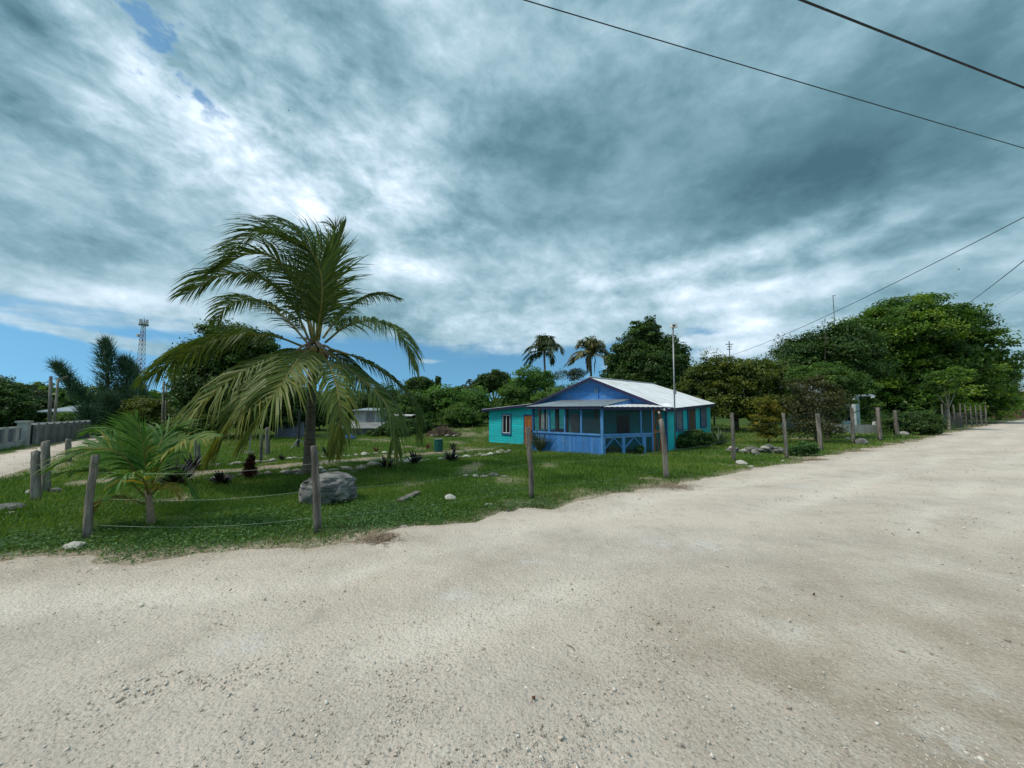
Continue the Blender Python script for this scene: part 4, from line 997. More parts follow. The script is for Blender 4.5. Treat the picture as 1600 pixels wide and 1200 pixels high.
def tree(label, base_px, depth, lobes_px, mat, nclump=260, per=55, lsize=.13, seed=0, name='leafy_tree', cat='tree', trunk_r=.22, bark='trunk', group=None, fill=.18, spread=.20, lo=.55, limbs=7, ddepth=.8, flat=.55, aspect=.6, part='crown', zflat=.5):
    b = AT(base_px[0], base_px[1], depth); b[2] = H(b[0], b[1]); o = empty(name, b); tag(o, label, cat, group)
    k = pxm(depth); lobes = []; rl = random.Random(seed)
    for q in lobes_px:
        x, y, rx, ry = q[:4]; dy = q[4] if len(q) > 4 else rl.uniform(-.25, .25)*rx*k
        c = AT(x, y, depth)-b; c[1] = dy; lobes.append((c, (rx*k, rx*k*ddepth, ry*k)))
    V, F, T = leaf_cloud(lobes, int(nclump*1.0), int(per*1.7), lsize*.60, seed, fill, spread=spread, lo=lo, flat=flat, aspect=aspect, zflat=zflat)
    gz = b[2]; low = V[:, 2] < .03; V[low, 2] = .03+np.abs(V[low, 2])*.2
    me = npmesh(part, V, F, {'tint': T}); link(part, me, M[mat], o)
    m = MB(); zmean = np.mean([c[2] for c, _ in lobes]); xmean = np.mean([c[0] for c, _ in lobes])
    fork = np.array([xmean*.25, 0, max(.25, zmean*.42)])
    m.tube(catmull([(0,0,-.25), fork*.5+np.array([.04,0,0]), fork], 6), [trunk_r*1.25, trunk_r*1.05, trunk_r, trunk_r*.95, trunk_r*.9, trunk_r*.85], 9, jit=.07, seed=seed)
    for i in range(limbs):
        c, R = lobes[i % len(lobes)]; d = np.array([rl.gauss(0,.45), rl.gauss(0,.45), rl.uniform(.0,.6)])*np.array(R); e = np.array(c)+d
        m.tube(catmull([fork, (fork*.45+e*.55)+np.array([0,0,-.06*np.linalg.norm(e-fork)]), e], 6), [trunk_r*.62, trunk_r*.5, trunk_r*.36, trunk_r*.24, trunk_r*.14, trunk_r*.06], 6)
    m.build('trunk', M[bark], o, True)
    return o
GB = 'trees behind the house'
# right side: the huge spreading tree, built of tiers of leaf clumps
tree('huge spreading bright green tree towering over the right road', (1418,668), 50,
     [(1400,520,70,42),(1460,515,70,44),(1350,545,60,48),(1420,500,62,36),(1480,560,72,52),(1385,575,75,55),(1520,590,52,44),(1440,600,80,52),(1340,600,45,45),(1500,630,60,32),(1400,640,70,32)],
     'leaf_big', 640, 92, .27, 21, trunk_r=.55, limbs=11, spread=.135, lo=.78, fill=.22, zflat=.5)
tree('dark green tree joined to the left flank of the huge tree', (1290,672), 42, [(1265,560,45,40),(1310,540,48,42),(1240,580,32,30),(1300,600,52,42),(1330,575,40,40)], 'leaf_dark', 420, 55, .2, 22, trunk_r=.34, spread=.18, fill=.25)
tree('grey-green tree at the right edge behind the huge tree', (1560,652), 62, [(1550,582,36,34),(1572,600,24,32),(1535,600,30,34),(1560,630,34,15)], 'leaf_mid', 280, 50, .2, 23, trunk_r=.3)
tree('slender sapling with pale trunk before the stick panel fence', (1483,673), 31.5, [(1480,592,26,14),(1500,585,22,12),(1462,604,20,12)], 'leaf_big', 90, 40, .13, 24, trunk_r=.09, bark='palebark', limbs=4)
tree('low dark hedge bush beneath the huge tree by the road', (1440,682), 26, [(1432,662,30,18),(1452,669,16,14),(1408,664,22,16)], 'leaf_dark', 120, 45, .11, 25, name='hedge_bush', cat='bush', trunk_r=.05)
tree('brown and olive scrub tree in front of the pale mint house', (1275,700), 21, [(1250,632,26,26),(1285,628,26,28),(1262,668,30,24),(1300,668,18,22),(1238,608,16,16),(1278,600,20,14)], 'leaf_brown', 190, 34, .085, 26, name='scrub_tree', cat='tree', trunk_r=.07, limbs=26, fill=.05, spread=.26)
tree('leafy green top of the tree above the brown scrub', (1290,690), 23, [(1290,590,36,20),(1330,600,28,22),(1260,588,24,16),(1318,620,22,16),(1305,645,20,20),(1352,606,22,14),(1362,640,14,22)], 'leaf_mid', 190, 46, .10, 36, trunk_r=.10, limbs=8)
tree('yellow-green croton shrub right of the house', (1200,690), 21, [(1198,635,15,18),(1192,660,18,20),(1208,655,16,22),(1200,676,18,10)], 'leaf_croton', 130, 34, .085, 27, name='croton_shrub', cat='shrub', trunk_r=.04, aspect=.4)
tree('broad olive-green tree behind the right wall of the house', (1150,668), 31, [(1110,590,42,32),(1160,585,48,30),(1200,595,38,32),(1130,625,52,34),(1190,635,46,34),(1090,615,32,30)], 'leaf_olive', 400, 60, .14, 28, group=GB, trunk_r=.2, limbs=10, fill=.18, spread=.15, lo=.75)
tree('tall dark pointed tree standing behind the house roof', (1010,655), 36, [(1010,525,28,28),(990,555,36,30),(1035,555,38,32),(1010,580,52,36),(970,580,28,28),(1058,580,24,24),(1005,610,55,26)], 'leaf_dark', 430, 66, .17, 29, group=GB, trunk_r=.32, fill=.22, spread=.15, lo=.75)
tree('thin bare-twigged tree top between the dark tree and the antenna', (1115,640), 38, [(1113,552,18,9),(1105,558,12,8),(1125,558,12,8)], 'leaf_mid', 26, 12, .1, 30, group=GB, trunk_r=.08, limbs=16, fill=0)
tree('light green airy tree left of the green palm', (835,660), 40, [(826,590,22,18),(815,605,20,20),(838,610,26,22),(850,595,18,16)], 'leaf_bright', 170, 40, .15, 31, group=GB, trunk_r=.12, limbs=12, fill=.05)
tree('wispy grey-green tree between the two palms', (890,650), 42, [(885,588,24,10),(900,583,18,8)], 'leaf_agave', 60, 28, .12, 32, group=GB, trunk_r=.08, limbs=10, fill=0)
tree('low dark bush hugging the roof behind the gable left slope', (880,655), 30, [(880,618,28,16),(905,612,20,12),(855,625,22,14)], 'leaf_mid', 110, 45, .12, 33, group=GB, name='bush', cat='bush', trunk_r=.06)
tree('round dark tree on the skyline left of the annex', (772,655), 46, [(772,595,24,16),(760,603,20,14),(788,603,20,14)], 'leaf_dark', 170, 48, .19, 34, trunk_r=.22, fill=.3)
tree('round black-green tree on the skyline right of the palm', (655,650), 50, [(655,603,21,14),(643,608,12,12),(668,608,12,12)], 'leaf_dark', 160, 48, .2, 35, trunk_r=.22, fill=.3)
# thicket behind the lawn: bushes side by side
for i, (lab, bx, D, lobes, mat, sd_) in enumerate([
    ('dark green bush at the right end of the thicket behind the annex', 800, 38, [(800,622,26,22),(785,640,24,20),(815,640,24,20)], 'leaf_mid', 41),
    ('bright green bush behind the annex roof corner', 745, 38, [(745,628,26,22),(735,645,22,16),(760,642,22,18)], 'leaf_bright', 42),
    ('tallest bright bush of the thicket above the brush pile', 690, 37, [(690,622,26,20),(705,632,24,20),(675,640,22,22)], 'leaf_bright', 43),
    ('shaded bush right above the brush pile', 715, 35, [(715,650,28,16),(735,655,22,12)], 'leaf_mid', 44),
    ('mid-green bush hanging behind the right palm fronds', 648, 35, [(648,630,24,20),(635,650,24,22),(660,655,22,16)], 'leaf_mid', 45),
    ('dark low bush left of the brush pile', 655, 30, [(655,667,18,12),(640,668,18,13)], 'leaf_dark', 46),
    ('small skyline bush between the round trees', 712, 46, [(712,612,16,9),(700,618,14,10),(726,616,14,9)], 'leaf_mid', 47)]):
    tree(lab, (bx, 672), D, lobes, mat, 130, 46, .14, sd_, group='thicket behind the lawn', name='bush', cat='bush', trunk_r=.07, fill=.25, limbs=5)
tree('slim dark column tree on the skyline above the thicket', (684,650), 47, [(684,594,5,7),(684,603,6,9),(685,616,9,9)], 'leaf_dark', 60, 40, .13, 48, trunk_r=.08, fill=.3)
for i, (lab, bx, D, lobes, mat, sd_) in enumerate([
    ('dark tree behind the block shed left of the thicket', 600, 40, [(600,622,30,22),(575,630,24,18),(625,635,24,18),(600,645,30,14)], 'leaf_dark', 81),
    ('grey-green bush behind the left side of the block shed', 545, 41, [(545,632,26,20),(525,640,24,20),(560,645,26,14)], 'leaf_mid', 82),
    ('dark bush in front of the low pale-roofed shed', 612, 28, [(612,672,18,9),(590,677,16,7),(628,675,14,8)], 'leaf_dark', 83),
    ('shadowy bush behind the sheet fence left of the trunk', 500, 33, [(500,650,30,18),(470,655,26,18)], 'leaf_dark', 84)]):
    tree(lab, (bx, 676), D, lobes, mat, 130, 46, .14, sd_, group='thicket behind the lawn', name='bush', cat='bush', trunk_r=.07, fill=.25, limbs=5)
# the wood all round, too far to tell its trees apart
def far_woods():
    r = np.random.default_rng(77); lob = []
    for a in np.linspace(-80, 80, 150):
        D = r.uniform(85, 150); h = r.uniform(4.0, 7.5)*D/110; an = math.radians(a+r.normal(0, .5)); lob.append((np.array([D*math.sin(an), D*math.cos(an), h*.45]), (r.uniform(3, 6), r.uniform(3, 5), h*.55)))
    lob = [l for l in lob if road_sd(np.array([l[0][0]]), np.array([l[0][1]]))[0] < -7]
    V, F, T = leaf_cloud(lob, 1500, 34, .5, 78, .3); V[:, 2] = np.maximum(V[:, 2], -.1)
    tag(link('distant_woods', npmesh('distant_woods', V, F, {'tint': T}), M['leaf_mid']), 'distant belt of trees closing the horizon', 'woods', kind='stuff')
far_woods()
# left: behind the big palm
tree('big dark round tree behind the coconut palm', (345,700), 25, [(365,535,48,30),(330,565,50,38),(400,550,40,34),(300,600,38,42),(350,605,60,42),(410,600,40,40),(320,650,44,30),(385,645,48,32)], 'leaf_dark', 620, 55, .13, 51, trunk_r=.28, fill=.3, limbs=10, spread=.16)
tree('dark low tree behind the coconut trunk', (450,690), 27, [(445,620,34,30),(465,650,34,24),(430,655,30,24),(500,640,30,20)], 'leaf_dark', 200, 48, .13, 52, trunk_r=.14, fill=.3)
tree('olive shrub tree left of the twin poles', (225,680), 26, [(225,640,28,20),(205,652,26,22),(245,650,24,22),(190,665,20,16),(240,670,26,14)], 'leaf_olive', 220, 46, .11, 53, trunk_r=.1, fill=.2)
tree('olive bush in the shade under the left palm fronds', (290,690), 23, [(285,668,26,18),(310,660,24,20)], 'leaf_olive', 90, 44, .10, 54, name='bush', cat='bush', trunk_r=.06)
tree('dark tree mass at the far left edge behind the balustrade', (12,690), 34, [(8,622,30,24),(-20,615,34,30),(28,640,24,20),(0,650,36,22)], 'leaf_dark', 260, 50, .16, 55, trunk_r=.2, fill=.3)
tree('spreading almond tree beside the leaning utility pole', (66,690), 36, [(62,632,20,8),(68,645,18,8),(55,655,22,12),(72,660,14,10)], 'leaf_dark', 120, 44, .14, 56, trunk_r=.12, fill=.1)
tree('rounded grey-green bush behind the grey wall', (113,690), 29, [(113,656,20,11),(100,660,14,9),(126,661,14,9)], 'leaf_mid', 110, 46, .10, 57, name='bush', cat='bush', trunk_r=.06)

# casuarinas: wispy plumes
def casuarina(label, base_px, depth, plumes, seed, trunk_r=.16):
    b = AT(base_px[0], base_px[1], depth); b[2] = H(b[0], b[1]); o = empty('casuarina_tree', b); tag(o, label, 'tree'); r = np.random.default_rng(seed); k = pxm(depth)
    Vs, Ts = [], []; m = MB()
    for cps, wpx, n in plumes:
        n = int(n*.62); wpx *= 1.1
        P = [AT(x, y, depth)-b+np.array([0, dy, 0]) for x, y, dy in cps]; C = catmull(P, 20)
        m.tube(C, [trunk_r*(1-.92*i/19) for i in range(20)], 6)
        t = r.random(n)**.85; idx = np.clip((t*19).astype(int), 0, 18); u = t*19-idx; p = C[idx]*(1-u[:, None])+C[idx+1]*u[:, None]
        wd = wpx*k*(1-.8*t)*np.clip(t*5, .35, 1); d = r.normal(size=(n, 3)); d /= np.linalg.norm(d, axis=1)[:, None]
        q = p+d*(wd*1.15*r.random(n)**.85)[:, None]*np.array([1, 1, .8])+np.array([0,0,.25])*wd[:, None]*r.random(n)[:, None]
        ln = .7*r.uniform(.5, 1.2, n); dr = d*.5+np.array([-.25, 0, .75])+r.normal(size=(n, 3))*.35; dr /= np.linalg.norm(dr, axis=1)[:, None]
        s = np.cross(dr, r.normal(size=(n, 3))); s /= np.linalg.norm(s, axis=1)[:, None]
        Vs.append(np.stack([q-s*.024, q+s*.024, q+dr*ln[:, None]], 1).reshape(-1, 3)); Ts.append(np.repeat(np.clip(r.normal(.45, .25, n), 0, 1), 3))
    V = np.concatenate(Vs); V[:, 2] = np.maximum(V[:, 2], .02)
    link('crown', npmesh('crown', V, np.arange(len(V)).reshape(-1, 3), {'tint': np.concatenate(Ts)}), M['leaf_pine'], o); m.build('trunk', M['trunk'], o, True)
casuarina('feathery casuarina pine leaning left beside the left road', (165,693), 26,
    [([(168,690,0),(166,640,0),(164,580,.2),(157,533,.3)], 24, 4200), ([(167,672,0),(155,640,-.5),(134,605,-.8),(113,572,-1)], 17, 3000), ([(170,680,0),(178,635,.6),(178,590,.9),(172,560,1)], 26, 3600),
      ([(170,690,0),(182,665,-.6),(190,640,-.8),(192,622,-.9)], 22, 2400), ([(166,694,0),(170,680,-.9),(170,660,-1.2),(168,640,-1.3)], 24, 2400)], 61)
casuarina('smaller casuarina in front of the radio mast', (212,690), 40, [([(210,680,0),(212,630,0),(213,600,0),(211,574,0)], 16, 2600), ([(214,670,0),(222,630,0),(224,605,0)], 14, 1600)], 62, .1)

# ------------------------------------------------------------------ plants round the house and the garden path
def blade_plant(label, p, h, n, mat, seed, width=.05, name='spiky_plant', cat='plant', group=None, splay=.8, curl=.5, part='blade'):
    o = empty(name, p); tag(o, label, cat, group); r = random.Random(seed)
    for k in range(n):
        a = k*2.4+r.uniform(-.3, .3); e = r.uniform(.15, splay); ln = h*r.uniform(.7, 1.1); d = np.array([math.cos(a)*math.sin(e), math.sin(a)*math.sin(e), math.cos(e)])
        side = np.array([-math.sin(a), math.cos(a), 0]); pts = []; q = np.array([math.cos(a), math.sin(a), 0])*.03; dd = d.copy()
        for s in range(5): pts.append(q.copy()); q = q+dd*ln/4; dd = dd+np.array([math.cos(a)*.10, math.sin(a)*.10, -curl*.35*(s/4)]); dd /= np.linalg.norm(dd)
        m = MB(); vs = []
        for j, pp in enumerate(pts): w = width*(.8, 1, .85, .55, .05)[j]/2; vs += [pp-side*w, pp+np.array([0,0,-.25*w]), pp+side*w]
        m.add(vs, [(3*j, 3*j+1, 3*j+4, 3*j+3) for j in range(4)]+[(3*j+1, 3*j+2, 3*j+5, 3*j+4) for j in range(4)])
        b = m.build(part, M[mat], o, True); at = b.data.attributes.new('tint', 'FLOAT', 'POINT'); at.data.foreach_set('value', np.full(len(m.v), np.clip(r.gauss(.45, .25), 0, 1), np.float32))
    return o
GP = 'dark spiky plants along the garden path'
for i, (px, py, hp, lab, n, mt) in enumerate([
    (272,760,42,'large dark purple spiky plant just right of the young palm', 44, 'leaf_purple'), (300,735,26,'dark spiky plant behind the large purple one by the path', 22, 'leaf_purple'),
    (346,757,22,'low dark spiky plant between the young palm and the reddish bush', 30, 'leaf_purple'),
    (604,731,22,'dark spiky plant at the path edge right of the boulder', 20, 'leaf_purple'), (648,726,22,'dark spiky plant second along the path towards the house', 26, 'leaf_purple'),
    (706,722,22,'dark spiky plant on the path nearest the house', 28, 'leaf_purple'), (708,703,12,'small spiky plant close right of the green barrel', 16, 'leaf_purple'), (668,702,11,'small spiky plant left of the green barrel', 12, 'leaf_red'),
    (440,719,11,'small dark plant on the far side of the path near the trunk', 12, 'leaf_purple'), (588,705,10,'small reddish plant on the far path edge under the fronds', 10, 'leaf_red'), (512,715,20,'short dark spiky plant beside the coconut trunk', 14, 'leaf_purple')]):
    p = G(px, py); blade_plant(lab, p, hp*pxm(p[1])*1.1, int(n*1.5), mt, 300+i, .085 if hp > 18 else .06, group=GP, splay=1.1, curl=.22)
p = G(843, 706); blade_plant('clump of long grassy blades at the left corner of the porch', p, 1.25, 130, 'leaf_agave', 330, .04, 'grassy_clump', 'plant', splay=.75, curl=1.2)
p = G(1123, 697); blade_plant('grey-green agave rosette right of the dark bush by the wall', p, 1.1, 60, 'leaf_agave', 331, .075, 'agave', 'plant', splay=1.25, curl=.1)
def leafy(label, px, py, lobes, D, mat, seed, n=90, ls=.07, name='bush', cat='bush', **k): return tree(label, (px, py), D, lobes, mat, n, 40, ls, seed, name=name, cat=cat, trunk_r=.03, limbs=6, **k)
D_ = G(1080, 701)[1]; leafy('dense dark green bush against the turquoise side wall', 1082, 700, [(1068,690,18,11),(1088,683,17,13),(1103,688,12,11),(1058,697,12,6)], D_, 'leaf_dark', 71, 170, .06, fill=.25)
D_ = G(390, 748)[1]; leafy('reddish-brown upright bush beside the garden path', 391, 748, [(391,738,7,8),(390,727,5,9),(392,717,3,7)], D_, 'leaf_red', 72, 42, .06, aspect=.35, spread=.42, lo=.2)
D_ = G(1255, 712)[1]; leafy('dark low weed clump between two fence posts by the scrub', 1256, 711, [(1248,702,14,8),(1262,697,12,8),(1240,706,10,5),(1270,704,8,6)], D_, 'weed', 73, 110, .06, name='weed_clump', cat='weeds')
D_ = G(975, 708)[1]-.15
for i, (x, y, rx, ry, lab) in enumerate([(960,704,7,6,'low weeds growing under the porch braces'), (1000,703,5,7,'small weed tuft below the right porch brace')]): leafy(lab, x, y+5, [(x, y, rx, ry)], D_, 'weed', 74+i, 34, .045, name='weed_clump', cat='weeds')

# ------------------------------------------------------------------ lawn grass (uncountable)
def in_house(X, Y):
    s = (X-R0[0])*gx+(Y-R0[1])*gy; q = (X-R0[0])*fx_+(Y-R0[1])*fy_
    main = (s > -.05) & (s < SA) & (q < .05) & (q > -LQ); por = (s > -.1) & (s < PA) & (q < QP+.02) & (q > 0) & ((s-PC)*3.12+(QP-q)*-1.74 > -5.43-.1)
    return main | (por & (q/QP < 1.02) & (s/PC+.001 > q/QP-.02))
def build_grass():
    Vs, Ts = [], []
    def scatter(n, r0, r1, hgt, wid, clump, seed, a0=-60, a1=58):
        r = np.random.default_rng(seed); R = np.sqrt(r.uniform(r0*r0, r1*r1, n)); A = np.radians(r.uniform(a0, a1, n)); X, Y = R*np.sin(A), R*np.cos(A)
        sd = road_sd(X, Y); pd = dist_line(X, Y, PATH)
        bare = fbm(X*.8, Y*.8, 21, 5)-.645
        den = np.clip(.35+1.3*(fbm(X*2.2, Y*2.2, 81, 3)-.3), .2, 1)
        keep = (sd < .12) & (r.random(n) < den*np.clip((-sd+(fbm(X*.9, Y*.9, 71, 4)-.5)*-1.5)*1.6+.16, .03, 1)) & (pd > .5+.3*r.random(n)) & ~in_house(X, Y) & (r.random(n) > np.clip(bare*7, 0, .85))
        X, Y, R = X[keep], Y[keep], R[keep]; n = len(X)
        X = X+r.normal(0, clump, n); Y = Y+r.normal(0, clump, n)
        sd = road_sd(X, Y)
        hh = hgt*np.exp(r.normal(0, .35, n))*(.55+.9*fbm(X*.9, Y*.9, 90, 3))*np.clip(.5-sd*.6, .45, 1)
        Z = HT(X, Y)+np.where(sd < -.4, (fbm(X*.9, Y*.9, 3, 4)-.5)*.10, 0)-.01
        a = r.uniform(0, 6.28, n); le = r.uniform(.1, 1.0, n); w = wid*r.uniform(.6, 1.4, n)
        P = np.stack([X, Y, Z], 1); S = np.stack([np.cos(a), np.sin(a), 0*a], 1)*w[:, None]/2; b = a+PI/2+r.normal(0, .6, n)
        T = P+np.stack([np.cos(b)*le*hh, np.sin(b)*le*hh, hh], 1)
        Vs.append(np.stack([P-S, P+S, T], 1).reshape(-1, 3))
        t = np.clip(.32+1.05*(fbm(X*.6, Y*.6, 95, 4)-.40)+r.normal(0, .16, n)+.25*np.clip((R-14)/14, 0, 1), 0, 1); Ts.append(np.repeat(t, 3))
    scatter(440000, 4.2, 9.5, .052, .011, .03, 1)
    scatter(260000, 9.5, 17, .075, .020, .05, 2, -56, 44)
    scatter(150000, 17, 30, .085, .036, .08, 3, -56, 52)
    scatter(50000, 30, 48, .11, .07, .1, 4, -56, 54)
    V = np.concatenate(Vs); me = npmesh('lawn_grass', V, np.arange(len(V)).reshape(-1, 3), {'tint': np.concatenate(Ts)})
    o = link('lawn_grass', me, M['grass']); tag(o, 'short green grass covering the lot', 'grass', kind='stuff')
    # broad-leaved weeds in patches
    r = np.random.default_rng(9); Ps = []
    for (px, py, rad, n) in [(600,800,.9,2600),(640,812,.8,2200),(560,815,.7,1500),(330,835,1.0,2600),(250,845,.9,1800),(420,820,.9,1600),(820,795,.6,900),(90,845,.8,1500),(20,850,.6,700),(760,770,.8,900),(950,765,.7,700),(160,790,.9,900)]:
        c = G(px, py); q = r.normal(size=(int(n*1.6), 2))*rad*.6; Ps.append(np.array([c[0], c[1]])+q)
    for (px, py, n, rad) in [(880,712,900,1.6),(930,715,900,1.2),(1010,708,700,1.0),(1100,705,700,1.2),(800,702,500,1.4)]:
        c = G(px, py); q = r.normal(size=(n, 2))*np.array([rad, .35]); Ps.append(np.array([c[0], c[1]])+q)
    P = np.concatenate(Ps); X, Y = P[:, 0], P[:, 1]; k = (road_sd(X, Y) < -.05) & ~in_house(X, Y); X, Y = X[k], Y[k]; n = len(X)
    Z = HT(X, Y)+(fbm(X*.9, Y*.9, 3, 4)-.5)*.08+np.abs(r.normal(0, .05, n))*(.6+.8*fbm(X*2, Y*2, 33)); sz = .013*r.uniform(.6, 1.5, n)*(1+.05*Y)
    N = np.array([0, 0, 1.0])+r.normal(size=(n, 3))*.5; N /= np.linalg.norm(N, axis=1)[:, None]; A = np.cross(N, r.normal(size=(n, 3))); A /= np.linalg.norm(A, axis=1)[:, None]; B = np.cross(N, A); P = np.stack([X, Y, Z], 1)
    V = np.stack([P-A*sz[:, None], P-B*sz[:, None]*.6, P+A*sz[:, None], P+B*sz[:, None]*.6], 1).reshape(-1, 3)
    me = npmesh('lawn_weeds', V, np.arange(len(V)).reshape(-1, 4), {'tint': np.repeat(np.clip(r.normal(.45, .22, n), 0, 1), 4)})
    tag(link('lawn_weeds', me, M['weed']), 'low broad-leaved weeds growing in patches through the lawn', 'weeds', kind='stuff')
build_grass()

# ------------------------------------------------------------------ rocks
def boulder():
    import bmesh
    p = G(514, 782); k = pxm(p[1]); bm = bmesh.new(); bmesh.ops.create_icosphere(bm, subdivisions=5, radius=1)
    from mathutils import noise as mn
    for v in bm.verts:
        c = v.co.copy(); n1 = mn.noise(c*1.3+Vector((3,1,7))); n2 = mn.noise(c*3.1); n3 = mn.ridged_multi_fractal(Vector((c.x*2.2, c.y*2.2, c.z*6.5)), 1.0, 2.1, 4, 1.0, 2.0)
        r = 1+.24*n1+.12*n2+.075*(n3-1.0)+.04*mn.noise(c*9)
        c = Vector((math.copysign(abs(c.x)**.78, c.x), math.copysign(abs(c.y)**.8, c.y), math.copysign(abs(c.z)**.72, c.z)))*r
        if c.z > .72: c.z = .72+(c.z-.72)*.35
        if c.x > .45 and c.z > .25: c.z -= (c.x-.45)*.75*(c.z-.25)/.6
        if c.x < -.35 and c.z > .2: c.z -= (-c.x-.35)*.55*(c.z-.2)/.6
        v.co = Vector((c.x*37*k, c.y*32*k, c.z*25*k+20*k))
    me = bpy.data.meshes.new('boulder'); bm.to_mesh(me); bm.free(); o = link('boulder', me, M['rock'], smooth=True); o.location = tuple(p); tag(o, 'big grey layered boulder at the foot of the coconut palm', 'boulder')
boulder()
def rock(px, py, wpx, label, matn='palestone', hs=1.0, cat='rock', group=None, name='rock', k=None, rz=None, tilt=0.0, asp=.75, sink=.3):
    p = G(px, py); s = wpx*pxm(p[1])/2; o = put_stone(name, p, s, matn, 0.2 if rz is None else rz, tilt, k, sink, (1, asp, hs)); tag(o, label, cat, group); return o
rock(116, 856, 33, 'white flat stone on the grass below the bent post', 'whitestone', .75, k=1)
rock(703, 781, 20, 'white stone lying alone on the lawn left of the tall post', 'whitestone', 1.0, k=2)
rock(629, 781, 12, 'small pale stone beside the grey plank in the weeds', 'palestone', 1.0, k=3)
rock(47, 771, 14, 'white stone at the foot of the short stout corner post', 'whitestone', 1.1, k=4)
rock(88, 768, 16, 'grey stone lying right of the two corner posts', 'rock', .9, k=5)
rock(14, 798, 40, 'flat grey rock at the left picture edge', 'rock', .8, k=6, asp=.8)
rock(17, 803, 14, 'white pebble-like stone before the flat grey rock', 'whitestone', .8, k=0)
rock(728, 745, 12, 'leftmost stone of the row lying on the lawn', 'palestone', .9, k=1); rock(743, 746, 12, 'second stone from the left of the lawn row', 'palestone', 1.0, k=2)
rock(756, 746, 15, 'middle sloping stone of the lawn row', 'palestone', .7, k=3); rock(772, 745, 19, 'biggest grey stone of the lawn row', 'rock', .9, k=4); rock(788, 746, 12, 'right end stone of the lawn row', 'palestone', .7, k=5)
rock(854, 800, 10, 'white cobble at the road edge right of the tall post', 'whitestone', 1.0, k=6); rock(793, 799, 8, 'grey cobble in the verge below the tall post', 'rock', 1.0, k=0); rock(763, 790, 16, 'low pale stone sunk in the verge left of the tall post', 'palestone', .6, k=3)
rock(1158, 726, 19, 'pale slanting rock at the foot of the post right of the house', 'whitestone', .85, k=2, rz=-.3); rock(1174, 730, 11, 'small pale slab beside the slanting rock', 'whitestone', .6, k=5)
rock(1223, 721, 6, 'little white stone at the foot of a slim post', 'whitestone', 1.0, k=3)
rock(1347, 694, 22, 'grey-white rock between two fence posts on the right verge', 'rock', 1.1, k=4); rock(1411, 680, 20, 'flat pale rock at the road edge under the huge tree', 'palestone', .8, k=1); rock(1440, 676, 14, 'small flat rock right of the last roadside post', 'palestone', .7, k=2)
rock(1325, 686, 10, 'small rock behind the right fence beside the scrub', 'rock', .9, k=6)
rock(630, 824, 14, 'pale stone half buried in the weedy verge', 'palestone', .6, k=1); rock(320, 727, 20, 'pale flat slab lying beyond the garden path', 'palestone', .35, k=0, sink=.1)
# stones edging the garden path, one object each
GE = 'stones edging the garden path'; random.seed(5)
def edge_row(pts, step, jit, lo, hi, label):
    P = [G(*q) for q in pts]; C = catmull(P, 60); L = np.concatenate([[0], np.cumsum(np.linalg.norm(np.diff(C, axis=0), axis=1))]); d = 0
    while d < L[-1]:
        i = min(np.searchsorted(L, d), 59); p = C[i]+np.array([random.gauss(0, jit), random.gauss(0, jit), 0]); p[2] = H(p[0], p[1]); s = random.uniform(lo, hi)
        o = put_stone('edging_stone', p, s, random.choice(['palestone','palestone','whitestone','rock']), sz=(1.25, .9, random.uniform(.7, 1.2))); tag(o, label, 'stone', GE); d += s*1.75*random.uniform(.8, 1.5)
edge_row([(300,752),(360,747),(420,741),(480,737),(540,733),(590,728),(650,722),(700,718),(750,713),(792,708)], .3, .08, .09, .20, 'pale stone in the near edging row of the garden path')
edge_row([(330,729),(400,723),(470,717),(540,713),(590,709),(640,707)], .3, .07, .07, .15, 'pale stone in the far edging row of the garden path')
edge_row([(745,712),(775,708),(800,705)], .3, .2, .08, .16, 'pale stone where the garden path meets the house lawn')
# low retaining ledge of dark stones behind the boulder
edge_row([(450,742),(480,741),(520,738),(560,734)], .3, .1, .13, .22, 'grey stone in the low ledge behind the boulder')
# heaps
def heap(label, px, py, wpx, hpx, n, matn, seed, smin, smax, name='stone_heap', part='stone', cat='stone heap'):
    p = G(px, py); k = pxm(p[1]); o = empty(name, p); tag(o, label, cat); r = random.Random(seed); random.seed(seed)
    for i in range(n):
        u = r.uniform(-1, 1); v = r.uniform(-1, 1); top = max(0, 1-u*u-v*v*.6)
        s = r.uniform(smin, smax); q = put_stone(part, (u*wpx*k/2, v*wpx*k*.25, r.random()*top*hpx*k), s, matn if r.random() < .75 else 'palestone'); q.parent = o
    return o
heap('heap of dark grey stones behind the fence right of the house', 1198, 708, 62, 14, 46, 'rock', 3, .09, .22)
heap('small stone group at the foot of the heap near a post', 1148, 706, 22, 7, 10, 'rock', 4, .08, .16)
def brush_pile():
    p = G(692, 681); k = pxm(p[1]); o = empty('brush_pile', p); tag(o, 'pile of dry brown branches and rubble at the back of the lawn', 'brush pile'); r = random.Random(8)
    m = MB()
    for i in range(420):
        u, v = r.uniform(-1, 1), r.uniform(-1, 1); t = max(0, 1-u*u-.7*v*v); c = np.array([u*24*k, v*14*k, r.random()**.7*t*15*k]); d = np.array([r.gauss(0,1), r.gauss(0,1), r.gauss(0,.35)]); d = d/np.linalg.norm(d)*r.uniform(.2,.8)
        m.tube([c-d/2, c+d/2], [.022, .010], 4)
    m.build('branches', M['brush'], o)
    for i in range(16):
        u, v = r.uniform(-1, 1), r.uniform(-1, 0.2); t = max(0, 1-u*u-.7*v*v); q = put_stone('rubble_stone', (u*23*k, v*14*k, t*8*k*r.random()), r.uniform(.08,.2), 'palestone'); q.parent = o
brush_pile()
